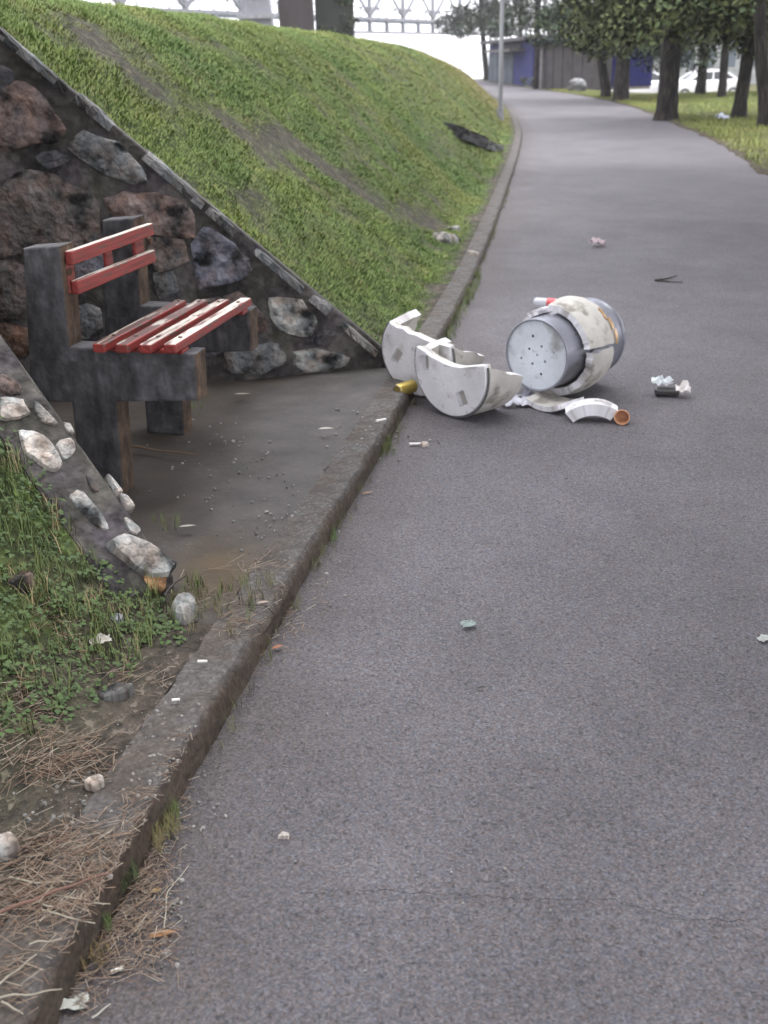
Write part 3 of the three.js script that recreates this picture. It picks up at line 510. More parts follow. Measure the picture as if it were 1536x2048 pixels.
function scatter(name, label, category, geo, list) {
  const m = new THREE.InstancedMesh(geo, bladeM, list.length), q = new THREE.Quaternion(), mt = new THREE.Matrix4(), up = V(0, 1, 0), q2 = new THREE.Quaternion(), c = new THREE.Color();
  list.forEach((o, i) => { q.setFromAxisAngle(up, rnd() * 6.283); if (o.n) { q2.setFromUnitVectors(up, o.n); q.premultiply(q2); } mt.compose(o.p, q, V(o.s, o.s * (o.sy || 1), o.s)); m.setMatrixAt(i, mt); c.setRGB(...o.c); m.setColorAt(i, c); });
  m.name = numbered(name); m.userData = { kind: 'stuff', label, category }; m.castShadow = m.receiveShadow = true; scene.add(m); return m;
}
{
  const near = [], weeds = [], dryT = [];
  const put = (z, d, s, bank = true) => {
    const p = embPos(z, d); if (bank && inPoly(p.x, p.z, nichePoly)) return; const m = soilMask(p.x, p.z, z, d); if (rnd() < m * 1.2 - 0.06) return; if (m > 0.35) s *= 0.8;
    const n = fbm(p.x * 1.2, p.z * 1.2, 3, 5), f = fbm(p.x * 7, p.z * 7, 2, 9), dry = clamp(sstep(-14, -42, z) * 0.9 + (fbm(p.x * 0.8, p.z * 0.8, 3, 25) - 0.5) * 0.9 * sstep(-8, -16, z) + (rnd() < 0.06 ? 0.7 : 0) + (m > 0.3 ? 0.5 * rnd() : 0), 0, 1), l = kLeft(z), nn = V(-l.x * 0.45, 1, -l.z * 0.45).normalize();
    const k = 0.88 + f * 0.4 + (fbm(p.x * 2.6, p.z * 2.6, 3, 29) - 0.5) * 0.5;
    near.push({ p, s, n: nn, sy: (0.5 + 1.3 * f) * rr(0.7, 1.3), c: [mix(mix(0.085, 0.165, n), 0.25, dry) * k, mix(mix(0.16, 0.2, n), 0.215, dry) * k, mix(0.042, 0.085, dry) * k] });
  };
  for (let i = 0; i < 56000; i++) put(rr(-5.3, -14), 0.22 + 4.2 * Math.pow(rnd(), 0.9), rr(0.75, 1.25));
  for (let i = 0; i < 30000; i++) put(rr(-14, -30), 0.22 + 5.2 * rnd(), rr(1.0, 1.7));
  for (let i = 0; i < 14000; i++) put(rr(-30, -82), 0.22 + 4.5 * rnd(), rr(1.5, 2.6));
  for (let i = 0; i < 6000; i++) put(rr(-4.2, -9), rr(1.8, 6), rr(1, 1.4));
  // weeds and longer grass on the camera's side of the near wall
  const wallPoly = [NW.p.clone().addScaledVector(nicheN, TH + 0.0).addScaledVector(NW.dir, -0.05), nb.clone().addScaledVector(nicheN, TH + 0.0), nb, NW.p];
  for (let i = 0; i < 9500; i++) {
    const z = rr(-0.6, -3.9), d = 0.25 + 2.2 * rnd(), p = embPos(z, d); if (inPoly(p.x, p.z, nichePoly) || inPoly(p.x, p.z, wallPoly)) continue;
    const cover = sstep(0.34, 0.62, fbm(p.x * 3.2, p.z * 3.2, 3, 55) * 0.55 + 0.32 * sstep(0.3, 0.75, d) + 0.25 * sstep(-1.7, -2.5, z)); if (rnd() > cover) continue;
    const n = fbm(p.x * 5, p.z * 5, 2, 57), dry = rnd() < 0.22 ? 0.8 : 0, l = kLeft(z);
    if (rnd() < 0.42) weeds.push({ p, s: rr(0.45, 0.95), n: V(-l.x * 0.4, 1, -l.z * 0.4).normalize(), c: [mix(0.035, 0.07, n), mix(0.07, 0.115, n), mix(0.02, 0.028, n)] });
    else dryT.push({ p, s: rr(0.4, 0.95), sy: rr(0.6, 1.2), c: dry ? [0.24, 0.19, 0.1] : [mix(0.065, 0.11, n), mix(0.105, 0.135, n), 0.03] });
  }
  // tufts in the joint between kerb and path, at the foot of the wall and on the verge
  const tuftAt = (px, py, n, sp, s, y = 0.0, c = [0.09, 0.12, 0.03]) => { for (let i = 0; i < n; i++) { const p = G(px, py, y); p.x += rr(-sp, sp); p.z += rr(-sp, sp); const k = rr(0.7, 1.2); dryT.push({ p, s: s * rr(0.6, 1.2), c: [c[0] * k, c[1] * k, c[2] * k] }); } };
  tuftAt(660, 1078, 8, 0.02, 0.45, 0.0, [0.08, 0.17, 0.03]); tuftAt(478, 1185, 26, 0.12, 0.5, 0.08, [0.13, 0.115, 0.05]); tuftAt(430, 1205, 30, 0.13, 0.5, 0.08); tuftAt(395, 1235, 20, 0.12, 0.5, 0.08, [0.13, 0.12, 0.05]); tuftAt(330, 1660, 22, 0.035, 0.4, 0.01, [0.15, 0.14, 0.05]); tuftAt(300, 1690, 16, 0.03, 0.4, 0.01, [0.17, 0.14, 0.06]); tuftAt(240, 1760, 22, 0.03, 0.45, 0.02, [0.06, 0.1, 0.03]); tuftAt(205, 1850, 10, 0.02, 0.35, 0.01, [0.08, 0.13, 0.03]); tuftAt(185, 1920, 14, 0.025, 0.35, 0.01, [0.15, 0.11, 0.04]); tuftAt(340, 1630, 14, 0.02, 0.4, 0.01);
  tuftAt(765, 905, 16, 0.05, 0.45); tuftAt(780, 890, 12, 0.05, 0.5); tuftAt(325, 1050, 10, 0.06, 0.4, 0.1); tuftAt(370, 825, 12, 0.08, 0.35, 0.1); tuftAt(390, 790, 10, 0.08, 0.3, 0.1);
  for (let i = 0; i < 420; i++) { const z = rr(-1.2, -14), dd = rr(-0.035, 0.03), l = kLeft(z); if (fbm(z * 1.6, 2, 3, 7) < 0.5) continue; const k = rr(0.7, 1.2); dryT.push({ p: V(kx(z) + l.x * dd, 0, z + l.z * dd), s: rr(0.2, 0.55), c: [0.1 * k, 0.11 * k, 0.035 * k] }); }
  for (let i = 0; i < 160; i++) { const z = rr(-5.6, -8.4), dd = rr(-0.06, 0.02), l = kLeft(z), k = rr(0.7, 1.2); dryT.push({ p: V(kx(z) + l.x * dd, 0, z + l.z * dd), s: rr(0.3, 0.7), c: [0.09 * k, 0.12 * k, 0.03 * k] }); }
  scatter('bank_grass', 'short green grass covering the sloping bank', 'grass', tuftGeo(16, 0.019, 0.003, 0.07, mulberry(3)), near.filter((_, i) => i % 2)); scatter('bank_clover', 'lower paler grass and clover mixed through the bank', 'grass', tuftGeo(18, 0.013, 0.005, 0.08, mulberry(8)), near.filter((_, i) => !(i % 2)));
  scatter('weeds', 'small leafy weeds on the near verge', 'weeds', weedGeo(14, mulberry(4)), weeds);
  scatter('verge_grass', 'loose green and dry grass tufts on the verge and along the kerb', 'grass', tuftGeo(8, 0.10, 0.0035, 0.03, mulberry(5)), dryT);
  const lawn = [];
  for (let i = 0; i < 42000; i++) { const z = -10 - 48 * rnd() ** 0.8, o = 0.12 + 13 * rnd() ** 1.1, x = rx(z) + o; if (z < -46 && o > 1.5) continue; const n = fbm(x * 0.6, z * 0.6, 3, 65), k = rr(0.75, 1.2); if (fbm(x * 1.7, z * 1.7, 3, 67) < 0.36) continue; lawn.push({ p: V(x, 0, z), s: rr(0.8, 1.5), c: [mix(0.14, 0.21, n) * k, mix(0.19, 0.215, n) * k, 0.05 * k] }); }
  scatter('lawn_grass', 'thin yellow-green grass of the lawn under the trees', 'grass', tuftGeo(9, 0.06, 0.008, 0.07, mulberry(6)), lawn);
}
{ // straw, needles and chips of litter blown against the kerb
  const g = new THREE.CylinderGeometry(0.0006, 0.0009, 1, 4, 1); g.rotateZ(Math.PI / 2); const list = [], add = (p, len, ang, c, tilt = 0) => list.push({ p, len, ang, c, tilt });
  const colr = () => { const k = rr(0.7, 1.25); return rnd() < 0.65 ? [0.26 * k, 0.19 * k, 0.14 * k] : rnd() < 0.5 ? [0.36 * k, 0.31 * k, 0.25 * k] : [0.16 * k, 0.095 * k, 0.065 * k]; };
  const cl = (px, py, y, n, sx, sy, len) => { for (let i = 0; i < n; i++) { const q = G(px + (rnd() + rnd() - 1) * sx, py + (rnd() + rnd() - 1) * sy, y), [kz, d] = toKerb(q.x, q.z); const yy = d > KW ? embHd(kz, d) : d > 0 ? kerbH(kz) : 0.0; add(q.setY(yy + 0.004 + 0.012 * rnd()), len * rr(0.4, 1.4), rr(-0.7, 1.1) + (rnd() < 0.3 ? 1.5 : 0), colr(), rr(-0.12, 0.12)); } };
  cl(110, 1780, 0.1, 620, 190, 120, 0.05); cl(150, 1690, 0.1, 320, 150, 70, 0.04); cl(280, 1850, 0.0, 330, 90, 140, 0.032); cl(300, 1720, 0.0, 200, 70, 90, 0.03); cl(360, 1600, 0.0, 60, 40, 90, 0.025); cl(170, 1990, 0.0, 60, 60, 60, 0.03);
  cl(110, 1520, 0.1, 260, 150, 70, 0.06); cl(60, 1440, 0.1, 110, 90, 60, 0.06); cl(480, 1230, 0.1, 80, 60, 60, 0.05); cl(580, 1260, 0, 60, 50, 70, 0.03); cl(380, 1180, 0.1, 40, 50, 50, 0.05); cl(90, 1150, 0.35, 60, 80, 40, 0.07); cl(40, 1960, 0.1, 40, 60, 80, 0.05); cl(520, 1120, 0.1, 26, 90, 20, 0.09); cl(640, 1190, 0, 20, 30, 60, 0.025); cl(250, 1350, .1, 60, 120, 40, .05);
  const m = new THREE.InstancedMesh(g, std({ roughness: 0.9 }), list.length), q = new THREE.Quaternion(), mt = new THREE.Matrix4(), c = new THREE.Color();
  list.forEach((o, i) => { q.setFromEuler(new THREE.Euler(0, o.ang, o.tilt, 'YXZ')); mt.compose(o.p, q, V(o.len, rr(0.6, 1.2), rr(0.6, 1.2))); m.setMatrixAt(i, mt); c.setRGB(...o.c); m.setColorAt(i, c); });
  m.name = 'dry_straw'; m.userData = { kind: 'stuff', label: 'dry straw and pine needles lying along the kerb', category: 'straw' }; m.castShadow = true; scene.add(m);
  // grit
  const s = new THREE.IcosahedronGeometry(1, 0), L2 = [];
  const grit = (px, py, y, n, sx, sy, r) => { for (let i = 0; i < n; i++) { const p = G(px + (rnd() + rnd() - 1) * sx, py + (rnd() + rnd() - 1) * sy, y); const [kz, d] = toKerb(p.x, p.z); p.y = d > 0 ? (d > KW && !inPoly(p.x, p.z, nichePoly) ? embHd(kz, d) : kerbH(kz)) : 0; L2.push([p, r * (0.4 + rnd() ** 2)]); } };
  grit(330, 1520, 0.1, 160, 130, 130, 0.005); grit(560, 1050, 0.1, 160, 160, 160, 0.005); grit(700, 850, 0.1, 60, 110, 60, 0.006); grit(440, 900, 0.1, 70, 160, 120, 0.006); grit(960, 1500, 0, 120, 560, 540, 0.003); grit(300, 1800, 0, 140, 110, 200, 0.005); grit(850, 880, 0, 40, 100, 50, 0.006); grit(120, 1600, .1, 60, 120, 90, .006);
  const gm = new THREE.InstancedMesh(s, std({ roughness: 0.9 }), L2.length);
  L2.forEach(([p, r], i) => { q.setFromEuler(new THREE.Euler(rnd() * 6, rnd() * 6, rnd() * 6)); mt.compose(p, q, V(r, r * 0.7, r * rr(0.7, 1.3))); gm.setMatrixAt(i, mt); const k = rr(0.1, 0.3); c.setRGB(k, k * 0.97, k * 0.92); gm.setColorAt(i, c); });
  gm.name = 'grit'; gm.userData = { kind: 'stuff', label: 'small pale grit scattered on kerb, niche floor and path', category: 'grit' }; gm.castShadow = true; scene.add(gm);
}

// ───────────────────────── the smashed litter bin
const softMap = tex(256, (u, v, i, j) => { const k = sstep(0.55, 0.72, fbm(u * 4, v * 4, 5, 135, 4)) * 0.35 + (vnoise(u * 60, v * 60, 139, 60) > 0.9 ? 0.14 : 0), b = 0.95 + (fbm(u * 5, v * 5, 4, 131, 5) - 0.5) * 0.2 + (hash2(i, j, 9) - 0.5) * 0.06; return [b * (1 - k * 0.82), b * (1 - k * 0.86), b * (1 - k * 0.92)]; });
const shellWhite = std({ color: lin(0.84, 0.83, 0.87), roughness: 0.7, map: softMap }), shellBeige = std({ color: lin(0.57, 0.55, 0.51), roughness: 0.75, map: softMap });
const zinc = phy({ color: lin(0.7, 0.75, 0.82), metalness: 0.0, roughness: 0.5, map: softMap }), zincDark = std({ color: lin(0.3, 0.31, 0.36), metalness: 0.4, roughness: 0.4, map: softMap });
// axis along +x (t = 0 … 1 over length len), phi 0 = up, growing towards +z
function shell({ len, ro, ri, p0, p1, nt = 10, np = 28, jag = 0, jag0 = 0, seed = 1, drop = 0 }) {
  const pos = [], grp = [[], []], put = (k, ...v) => { for (const p of v) grp[k].push(p.x, p.y, p.z); };
  const at = (t, ph, r) => V(t * len, Math.cos(ph) * r, Math.sin(ph) * r);
  const T = (i, ph) => { const e = 1 - jag * (fbm(ph * 3, 1.5, 3, seed) + 0.45 * fbm(ph * 15, 2.5, 2, seed)), s = jag0 * (fbm(ph * 3, 8.5, 3, seed + 2) + 0.4 * fbm(ph * 15, 4.5, 2, seed)); return s + (e - s) * i / nt; };
  const PH = (j, t) => { const a = p0 + drop * t + jag * 0.6 * (fbm(t * 4, 3, 3, seed + 5) - 0.5), b = p1 + jag * 0.6 * (fbm(t * 4, 6, 3, seed + 6) - 0.5); return a + (b - a) * j / np; };
  const O = [], I = []; for (let i = 0; i <= nt; i++) { O.push([]); I.push([]); for (let j = 0; j <= np; j++) { const ph0 = p0 + (p1 - p0) * j / np, t = T(i, ph0), ph = PH(j, t); O[i].push(at(t, ph, ro(t))); I[i].push(at(t, ph, ri(t))); } }
  const quad = (k, a, b, c, d) => { put(k, a, b, c, a, c, d); };
  for (let i = 0; i < nt; i++) for (let j = 0; j < np; j++) { quad(1, O[i][j], O[i][j + 1], O[i + 1][j + 1], O[i + 1][j]); quad(1, I[i][j], I[i + 1][j], I[i + 1][j + 1], I[i][j + 1]); }
  for (let j = 0; j < np; j++) { quad(0, O[0][j], I[0][j], I[0][j + 1], O[0][j + 1]); quad(0, O[nt][j], O[nt][j + 1], I[nt][j + 1], I[nt][j]); }
  if (p1 - p0 < 6.2) for (let i = 0; i < nt; i++) { quad(0, O[i][0], O[i + 1][0], I[i + 1][0], I[i][0]); quad(0, O[i][np], I[i][np], I[i + 1][np], O[i + 1][np]); }
  const all = [...grp[0], ...grp[1]]; let g = new THREE.BufferGeometry(); g.setAttribute('position', new THREE.Float32BufferAttribute(all, 3)); const uv = []; for (let i = 0; i < all.length; i += 3) uv.push(all[i] * 2.2, (Math.atan2(all[i + 2], all[i + 1])) * 0.6);
  g.setAttribute('uv', new THREE.Float32BufferAttribute(uv, 2)); const n0 = grp[0].length / 3, n1 = grp[1].length / 3; g = toCreasedNormals(g, 0.6); g.addGroup(0, n0, 0); g.addGroup(n0, n1, 1); return g;
}
function lying(o, at, yaw, roll = 0, pitch = 0) { // local +x along the horizontal direction yaw degrees right of straight ahead
  const a = yaw * Math.PI / 180, X = V(Math.sin(a), 0, -Math.cos(a)), Y = V(0, 1, 0), Z = X.clone().cross(Y); o.quaternion.setFromRotationMatrix(new THREE.Matrix4().makeBasis(X, Y, Z)); o.rotateZ(pitch); o.rotateX(roll); o.position.copy(at); return o;
}
{ // drum with what is left of its casing
  const bin = thing('litter_bin', 'fallen round bin with a perforated zinc bottom and cracked pale casing', 'litter bin');
  lying(bin, G(1052, 805).setY(0).add(V(0.04, 0.246, 0.02)), 41, 0, -0.02); bin.scale.setScalar(0.85);
  const prof = [[0, 0.2], [0.004, 0.207], [0.02, 0.209], [0.3, 0.216], [0.6, 0.226], [0.605, 0.235], [0.625, 0.235], [0.628, 0.222], [0.6, 0.219], [0.3, 0.211], [0.04, 0.203]].map(([x, r]) => new THREE.Vector2(r, x));
  const drumG = new THREE.LatheGeometry(prof, 48); drumG.rotateZ(-Math.PI / 2); mesh('drum', drumG, zincDark, bin);
  // recessed bottom with punched drain holes
  const sh = new THREE.Shape(); sh.absarc(0, 0, 0.203, 0, Math.PI * 2); for (let k = 0; k < 9; k++) { const a = k * 0.785 + 0.3, r = k === 8 ? 0 : k % 2 ? 0.062 : 0.112, h = new THREE.Path(); h.absarc(Math.cos(a) * r, Math.sin(a) * r, 0.0085, 0, Math.PI * 2, true); sh.holes.push(h); }
  const bg = new THREE.ExtrudeGeometry(sh, { depth: 0.004, bevelEnabled: false, curveSegments: 40 }); bg.rotateY(-Math.PI / 2); bg.translate(0.012, 0, 0); mesh('drum_bottom', bg, zinc, bin);
  const rim = new THREE.TorusGeometry(0.206, 0.006, 8, 60); rim.rotateY(Math.PI / 2); rim.translate(0.003, 0, 0); mesh('rim', rim, zincDark, bin);
  const bulge = (t) => 0.262 + 0.03 * Math.sin(Math.PI * clamp(t, 0, 1)), inner = () => 0.232;
  const ring = mesh('casing', shell({ len: 0.36, ro: bulge, ri: inner, p0: -0.05, p1: 1.42, jag: 0.2, jag0: 0.1, seed: 3 }), [shellWhite, shellBeige], bin, 'upper pale casing piece still round the drum'); ring.position.x = 0.115;
  const ring2 = mesh('casing', shell({ len: 0.36, ro: bulge, ri: inner, p0: 1.5, p1: 3.3, jag: 0.26, jag0: 0.2, seed: 6 }), [shellWhite, shellBeige], bin, 'lower pale casing piece still round the drum'); ring2.position.x = 0.12;
  const top = mesh('casing', shell({ len: 0.3, ro: (t) => 0.236 + 0.02 * t, ri: () => 0.2185, p0: -1.5, p1: -0.3, jag: 0.25, jag0: 0.3, seed: 9, np: 16 }), [shellWhite, shellBeige], bin, 'torn casing flap on top of the drum'); top.position.x = 0.06;
  const strip = mesh('casing', shell({ len: 0.09, ro: () => 0.254, ri: () => 0.24, p0: -0.62, p1: -0.16, jag: 0.2, seed: 19, np: 10, nt: 3 }), [shellWhite, shellWhite], bin, 'white broken chip on the crown of the drum'); strip.position.x = 0.12;
  const tape = phy({ color: lin(0.55, 0.36, 0.2), roughness: 0.25, metalness: 0.3 });
  for (const [x, ph, l] of [[0.36, 0.75, 0.05], [0.39, 1.0, 0.04], [0.4, 1.3, 0.05]]) { const s = mesh('torn_label', shell({ len: l, ro: () => 0.292, ri: () => 0.286, p0: ph - 0.12, p1: ph + 0.13, jag: 0.4, jag0: 0.3, seed: 30 + x * 100, nt: 3, np: 6 }), [tape, tape], bin, 'shiny torn brown label'); s.position.x = x; }
}
function halfShell(name, label, at, yaw, roll, pitch, R, len, p0, p1, seed, holes, drop = 0, dip = 0.045) {
  const o = thing(name, label, 'bin fragment'); lying(o, at, yaw, roll, pitch);
  const ro = (t) => R * (1 + 0.06 * Math.sin(Math.PI * 0.55 * clamp(t, 0, 1))), ri = (t) => ro(t) - 0.042;
  mesh('side_wall', shell({ len, ro, ri, p0, p1, jag: 0.16, seed, drop }), [shellWhite, shellBeige], o);
  // flat end plate: lower part of a disc with a broken upper edge and square recesses
  const pts = []; const r = R - 0.012; for (let k = 0; k <= 30; k++) { const ph = mix(p0 - 0.05, p1 + 0.05, k / 30); pts.push(new THREE.Vector2(Math.sin(ph) * r, Math.cos(ph) * r)); }
  const last = pts[pts.length - 1], first = pts[0]; for (let k = 1; k < 9; k++) { const t = k / 9; pts.push(new THREE.Vector2(mix(last.x, first.x, t), mix(last.y, first.y, t) - dip * Math.sin(Math.PI * t) + (hash2(k, seed, 3) - 0.5) * 0.012)); }
  const s = new THREE.Shape(pts); for (const [x, y, w, h, a] of holes) { const p = new THREE.Path(), c = Math.cos(a), d = Math.sin(a); [[-w, -h], [-w, h], [w, h], [w, -h]].forEach(([i, j], k) => p[k ? 'lineTo' : 'moveTo'](x + i * c - j * d, y + i * d + j * c)); p.closePath(); s.holes.push(p); }
  const g = new THREE.ExtrudeGeometry(s, { depth: 0.022, bevelEnabled: true, bevelSize: 0.003, bevelThickness: 0.003, bevelSegments: 1, curveSegments: 12 }); g.rotateY(-Math.PI / 2); g.translate(0.008, 0, 0); mesh('end_plate', g, shellWhite, o);
  const s2 = new THREE.Shape(pts.map((p) => p.clone().multiplyScalar(0.985))); const g2 = new THREE.ExtrudeGeometry(s2, { depth: 0.02, bevelEnabled: false }); g2.rotateY(-Math.PI / 2); g2.translate(0.034, 0, 0); mesh('inner_plate', g2, shellBeige, o);
  const cap = new THREE.TorusGeometry(R - 0.001, 0.006, 6, 40, p1 - p0); cap.rotateZ(Math.PI / 2 - p1); cap.rotateY(-Math.PI / 2); cap.translate(-0.002, 0, 0); mesh('edge_groove', cap, std({ color: lin(0.12, 0.12, 0.12), roughness: 0.8 }), o);
  return o;
}
halfShell('casing_half', 'broken half of the bin casing lying open side up beside the drum', G(900, 840).add(V(0.01, 0.236, -0.05)), 46, 0.06, 0.02, 0.235, 0.26, 1.3, 4.95, 5, [[0.085, -0.12, 0.03, 0.034, 0.5], [-0.155, 0.0, 0.022, 0.036, 0.1]], 0.45);
halfShell('casing_half', 'broken half of the bin casing tilted against the kerb behind the other half', G(838, 802).add(V(0.0, 0.226, -0.07)), 38, 0.3, 0.05, 0.225, 0.28, 1.0, 5.1, 15, [[-0.11, -0.06, 0.022, 0.042, -0.3]], 0.5, 0.012);
{
  const arch = tag(mesh('casing_chip', shell({ len: 0.1, ro: () => 0.2, ri: (t) => 0.142 + 0.01 * t, p0: -0.66, p1: 0.66, np: 16, nt: 4, jag: 0.08, jag0: 0.06, seed: 41 }), [shellWhite, shellWhite], scene), 'white curved casing chip standing like an arch beside an orange cup', 'bin fragment'); lying(arch, G(1185, 846).add(V(0.005, -0.108, 0)), 8, -0.06);
  const under = tag(mesh('casing_chip', shell({ len: 0.2, ro: () => 0.25, ri: () => 0.225, p0: 2.62, p1: 3.6, np: 14, nt: 5, jag: 0.12, seed: 47 }), [shellWhite, shellBeige], scene), 'beige hollow casing chip wedged under the drum', 'bin fragment'); lying(under, G(1085, 822).add(V(-0.01, 0.252, 0.0)), 50, 0);
}

// ───────────────────────── litter
const clearP = phy({ color: lin(0.9, 0.92, 0.95), transmission: 0.75, roughness: 0.25, thickness: 0, side: THREE.DoubleSide });
function crumple(w, d, h, seed, n = 9) { // crumpled sheet
  const g = new THREE.PlaneGeometry(w, d, n, n); g.rotateX(-Math.PI / 2); const p = g.attributes.position;
  for (let i = 0; i < p.count; i++) { const x = p.getX(i), z = p.getZ(i), e = 1 - 0.6 * Math.hypot(x / w, z / d); p.setXYZ(i, x * (0.8 + 0.4 * hash2(i, 1, seed)) , Math.max(0.002, h * (fbm(x / w * 3 + seed, z / d * 3, 3, seed)) * e * 1.7 - h * 0.2), z * (0.8 + 0.4 * hash2(i, 2, seed))); }
  return toCreasedNormals(g, 0.3);
}
const dbl = (r, g, b, ro = 0.8) => std({ color: lin(r, g, b), roughness: ro, side: THREE.DoubleSide });
const litter = (name, label, cat, geo, mat, at, ry = 0, group) => { const m = tag(mesh(name, geo, mat, scene), label, cat, group); m.position.copy(at); m.rotation.y = ry; return m; };
const surf = (px, py) => { const q = G(px, py, 0.1), [kz, d] = toKerb(q.x, q.z); if (d > 0) { if (d < KW || inPoly(q.x, q.z, nichePoly)) return q.setY(kerbH(kz) + 0.006); const h = embHit(px, py); return h; } return G(px, py, 0); };
{ // bottle behind the drum
  const b = thing('plastic_bottle', 'crushed clear plastic bottle with a red label and cap behind the drum', 'bottle', G(1102, 618).setY(0.045)); b.rotation.y = -0.35;
  const body = new THREE.LatheGeometry([[0, -0.12], [0.03, -0.118], [0.036, -0.1], [0.034, -0.04], [0.031, 0], [0.035, 0.05], [0.028, 0.09], [0.013, 0.115], [0.012, 0.13]].map((p) => new THREE.Vector2(...p)), 18); body.rotateZ(-Math.PI / 2); body.scale(1, 0.8, 1); mesh('body', body, phy({ color: lin(0.85, 0.86, 0.9), transmission: 0.5, roughness: 0.2, side: THREE.DoubleSide }), b);
  const lab = new THREE.CylinderGeometry(0.0355, 0.0345, 0.055, 18, 1, true); lab.rotateZ(Math.PI / 2); lab.scale(1, 0.82, 1); mesh('label_band', lab, dbl(0.75, 0.12, 0.13, 0.5), b);
  const cp = new THREE.CylinderGeometry(0.015, 0.015, 0.02, 14); cp.rotateZ(Math.PI / 2); cp.translate(0.138, 0, 0); mesh('cap', cp, dbl(0.6, 0.03, 0.05, 0.5), b);
}
{ // can between the two halves
  const c = thing('drink_can', 'gold drink can lying between the broken casing halves', 'can', G(812, 790, 0.05).add(V(0, 0.03, -0.02))); c.rotation.set(0, 0.75, 0);
  const g = new THREE.LatheGeometry([[0, -0.06], [0.024, -0.06], [0.033, -0.05], [0.033, 0.05], [0.027, 0.06], [0.025, 0.058], [0, 0.056]].map((p) => new THREE.Vector2(...p)), 24); g.rotateZ(Math.PI / 2); mesh('body', g, std({ color: lin(0.5, 0.38, 0.1), metalness: 0.6, roughness: 0.35 }), c);
  const t = new THREE.TorusGeometry(0.026, 0.002, 6, 24); t.rotateY(Math.PI / 2); t.translate(-0.06, 0, 0); mesh('rim', t, zincDark, c);
}
litter('wrapper', 'crumpled peach paper wrapper stuck between the casing halves', 'paper', crumple(0.08, 0.12, 0.09, 3), dbl(0.6, 0.42, 0.3), G(893, 722).setY(0.02), 0.5);
{
  const c = thing('snack_tray', 'crumpled clear wrapper on a black tray out on the path', 'food tray', G(1335, 790)); c.rotation.y = -0.2;
  const tr = new RoundedBoxGeometry(0.12, 0.035, 0.06, 3, 0.012); tr.translate(-0.005, 0.018, 0); mesh('tray', tr, std({ color: lin(0.03, 0.027, 0.03), roughness: 0.4 }), c);
  const w1 = crumple(0.1, 0.08, 0.1, 12, 10); w1.translate(-0.03, 0.036, -0.02); mesh('film', w1, phy({ color: lin(0.75, 0.8, 0.82), roughness: 0.25, transmission: 0.3, side: THREE.DoubleSide }), c);
  const w2 = crumple(0.07, 0.09, 0.09, 17, 8); w2.translate(0.072, 0.0, 0.005); mesh('film', w2, phy({ color: lin(0.8, 0.76, 0.74), roughness: 0.3, transmission: 0.3, side: THREE.DoubleSide }), c);
}
{
  const c = thing('paper_cup', 'crushed orange cup beside the white casing chip', 'cup', G(1246, 842).setY(0.03)); lying(c, c.position.clone(), 200, 0.3, 0.1);
  const g = new THREE.LatheGeometry([[0.0, 0], [0.024, 0], [0.033, 0.055], [0.035, 0.056], [0.032, 0.054], [0.023, 0.004], [0, 0.003]].map((p) => new THREE.Vector2(...p)), 20); g.rotateZ(-Math.PI / 2); mesh('side', g, dbl(0.5, 0.26, 0.15), c);
  const r = new THREE.TorusGeometry(0.034, 0.0025, 6, 20); r.rotateY(Math.PI / 2); r.translate(0.056, 0, 0); mesh('rim', r, dbl(0.66, 0.34, 0.18), c);
}
litter('plastic_bag', 'small torn white plastic bag in front of the drum bottom', 'plastic bag', crumple(0.14, 0.08, 0.08, 21), dbl(0.6, 0.6, 0.66, 0.4), G(1030, 812), 0.2);
litter('plastic_bag', 'grey plastic scrap under the lower edge of the drum', 'plastic bag', crumple(0.09, 0.07, 0.06, 22), dbl(0.3, 0.3, 0.36, 0.4), G(1052, 800), 0.9);
litter('tissue', 'pink and white crumpled tissue far out on the path', 'tissue', crumple(0.13, 0.1, 0.09, 31), dbl(0.5, 0.4, 0.43), G(1195, 492), 0.3);
litter('tissue', 'pale green crumpled tissue lying on the near asphalt', 'tissue', crumple(0.045, 0.03, 0.022, 32), dbl(0.27, 0.33, 0.31), G(937, 1252), 0.3);
litter('tissue', 'white scrap of tissue at the right side of the near asphalt', 'tissue', crumple(0.04, 0.03, 0.015, 33), dbl(0.36, 0.38, 0.36), G(1530, 1280), 0.3);
litter('paper_scrap', 'wrinkled grey-white paper ball against the kerb near the straw', 'paper', crumple(0.06, 0.032, 0.02, 35), dbl(0.4, 0.41, 0.38), G(142, 2012), 0.2);
litter('paper_scrap', 'cream paper crumpled in the weeds below the wall end', 'paper', crumple(0.055, 0.035, 0.025, 36), dbl(0.4, 0.38, 0.34), surf(205, 1302).add(V(0, 0.03, 0)), 0.4);
// twigs: a bent stick with side shoots
function twig(name, label, pts, r, color, y = 0.006, group) {
  const P = pts.map((p) => { const q = p.isVector3 ? p : G(p[0], p[1], p[2] ?? 0); return q.clone().add(V(0, y, 0)); }), o = P[0].clone(); P.forEach((p) => p.sub(o));
  const c = []; for (let i = 0; i < P.length; i++) { c.push(P[i]); if (i < P.length - 1) c.push(P[i].clone().lerp(P[i + 1], 0.5).add(V(rr(-1, 1) * r * 1.5, rr(0, 1) * r, rr(-1, 1) * r * 1.5))); }
  const m = mesh(name, tubeGeo(c, [r, r * 0.8, r * 0.5], 6, 0.12, 3), std({ color: lin(...color), roughness: 0.9 }), scene); m.position.copy(o); return tag(m, label, 'twig', group);
}
twig('twig', 'long thin brown stick lying on the niche floor by the bench', [[236, 893, .1], [310, 903, .1], [392, 912, .1]], 0.006, [0.14, 0.09, 0.06]);
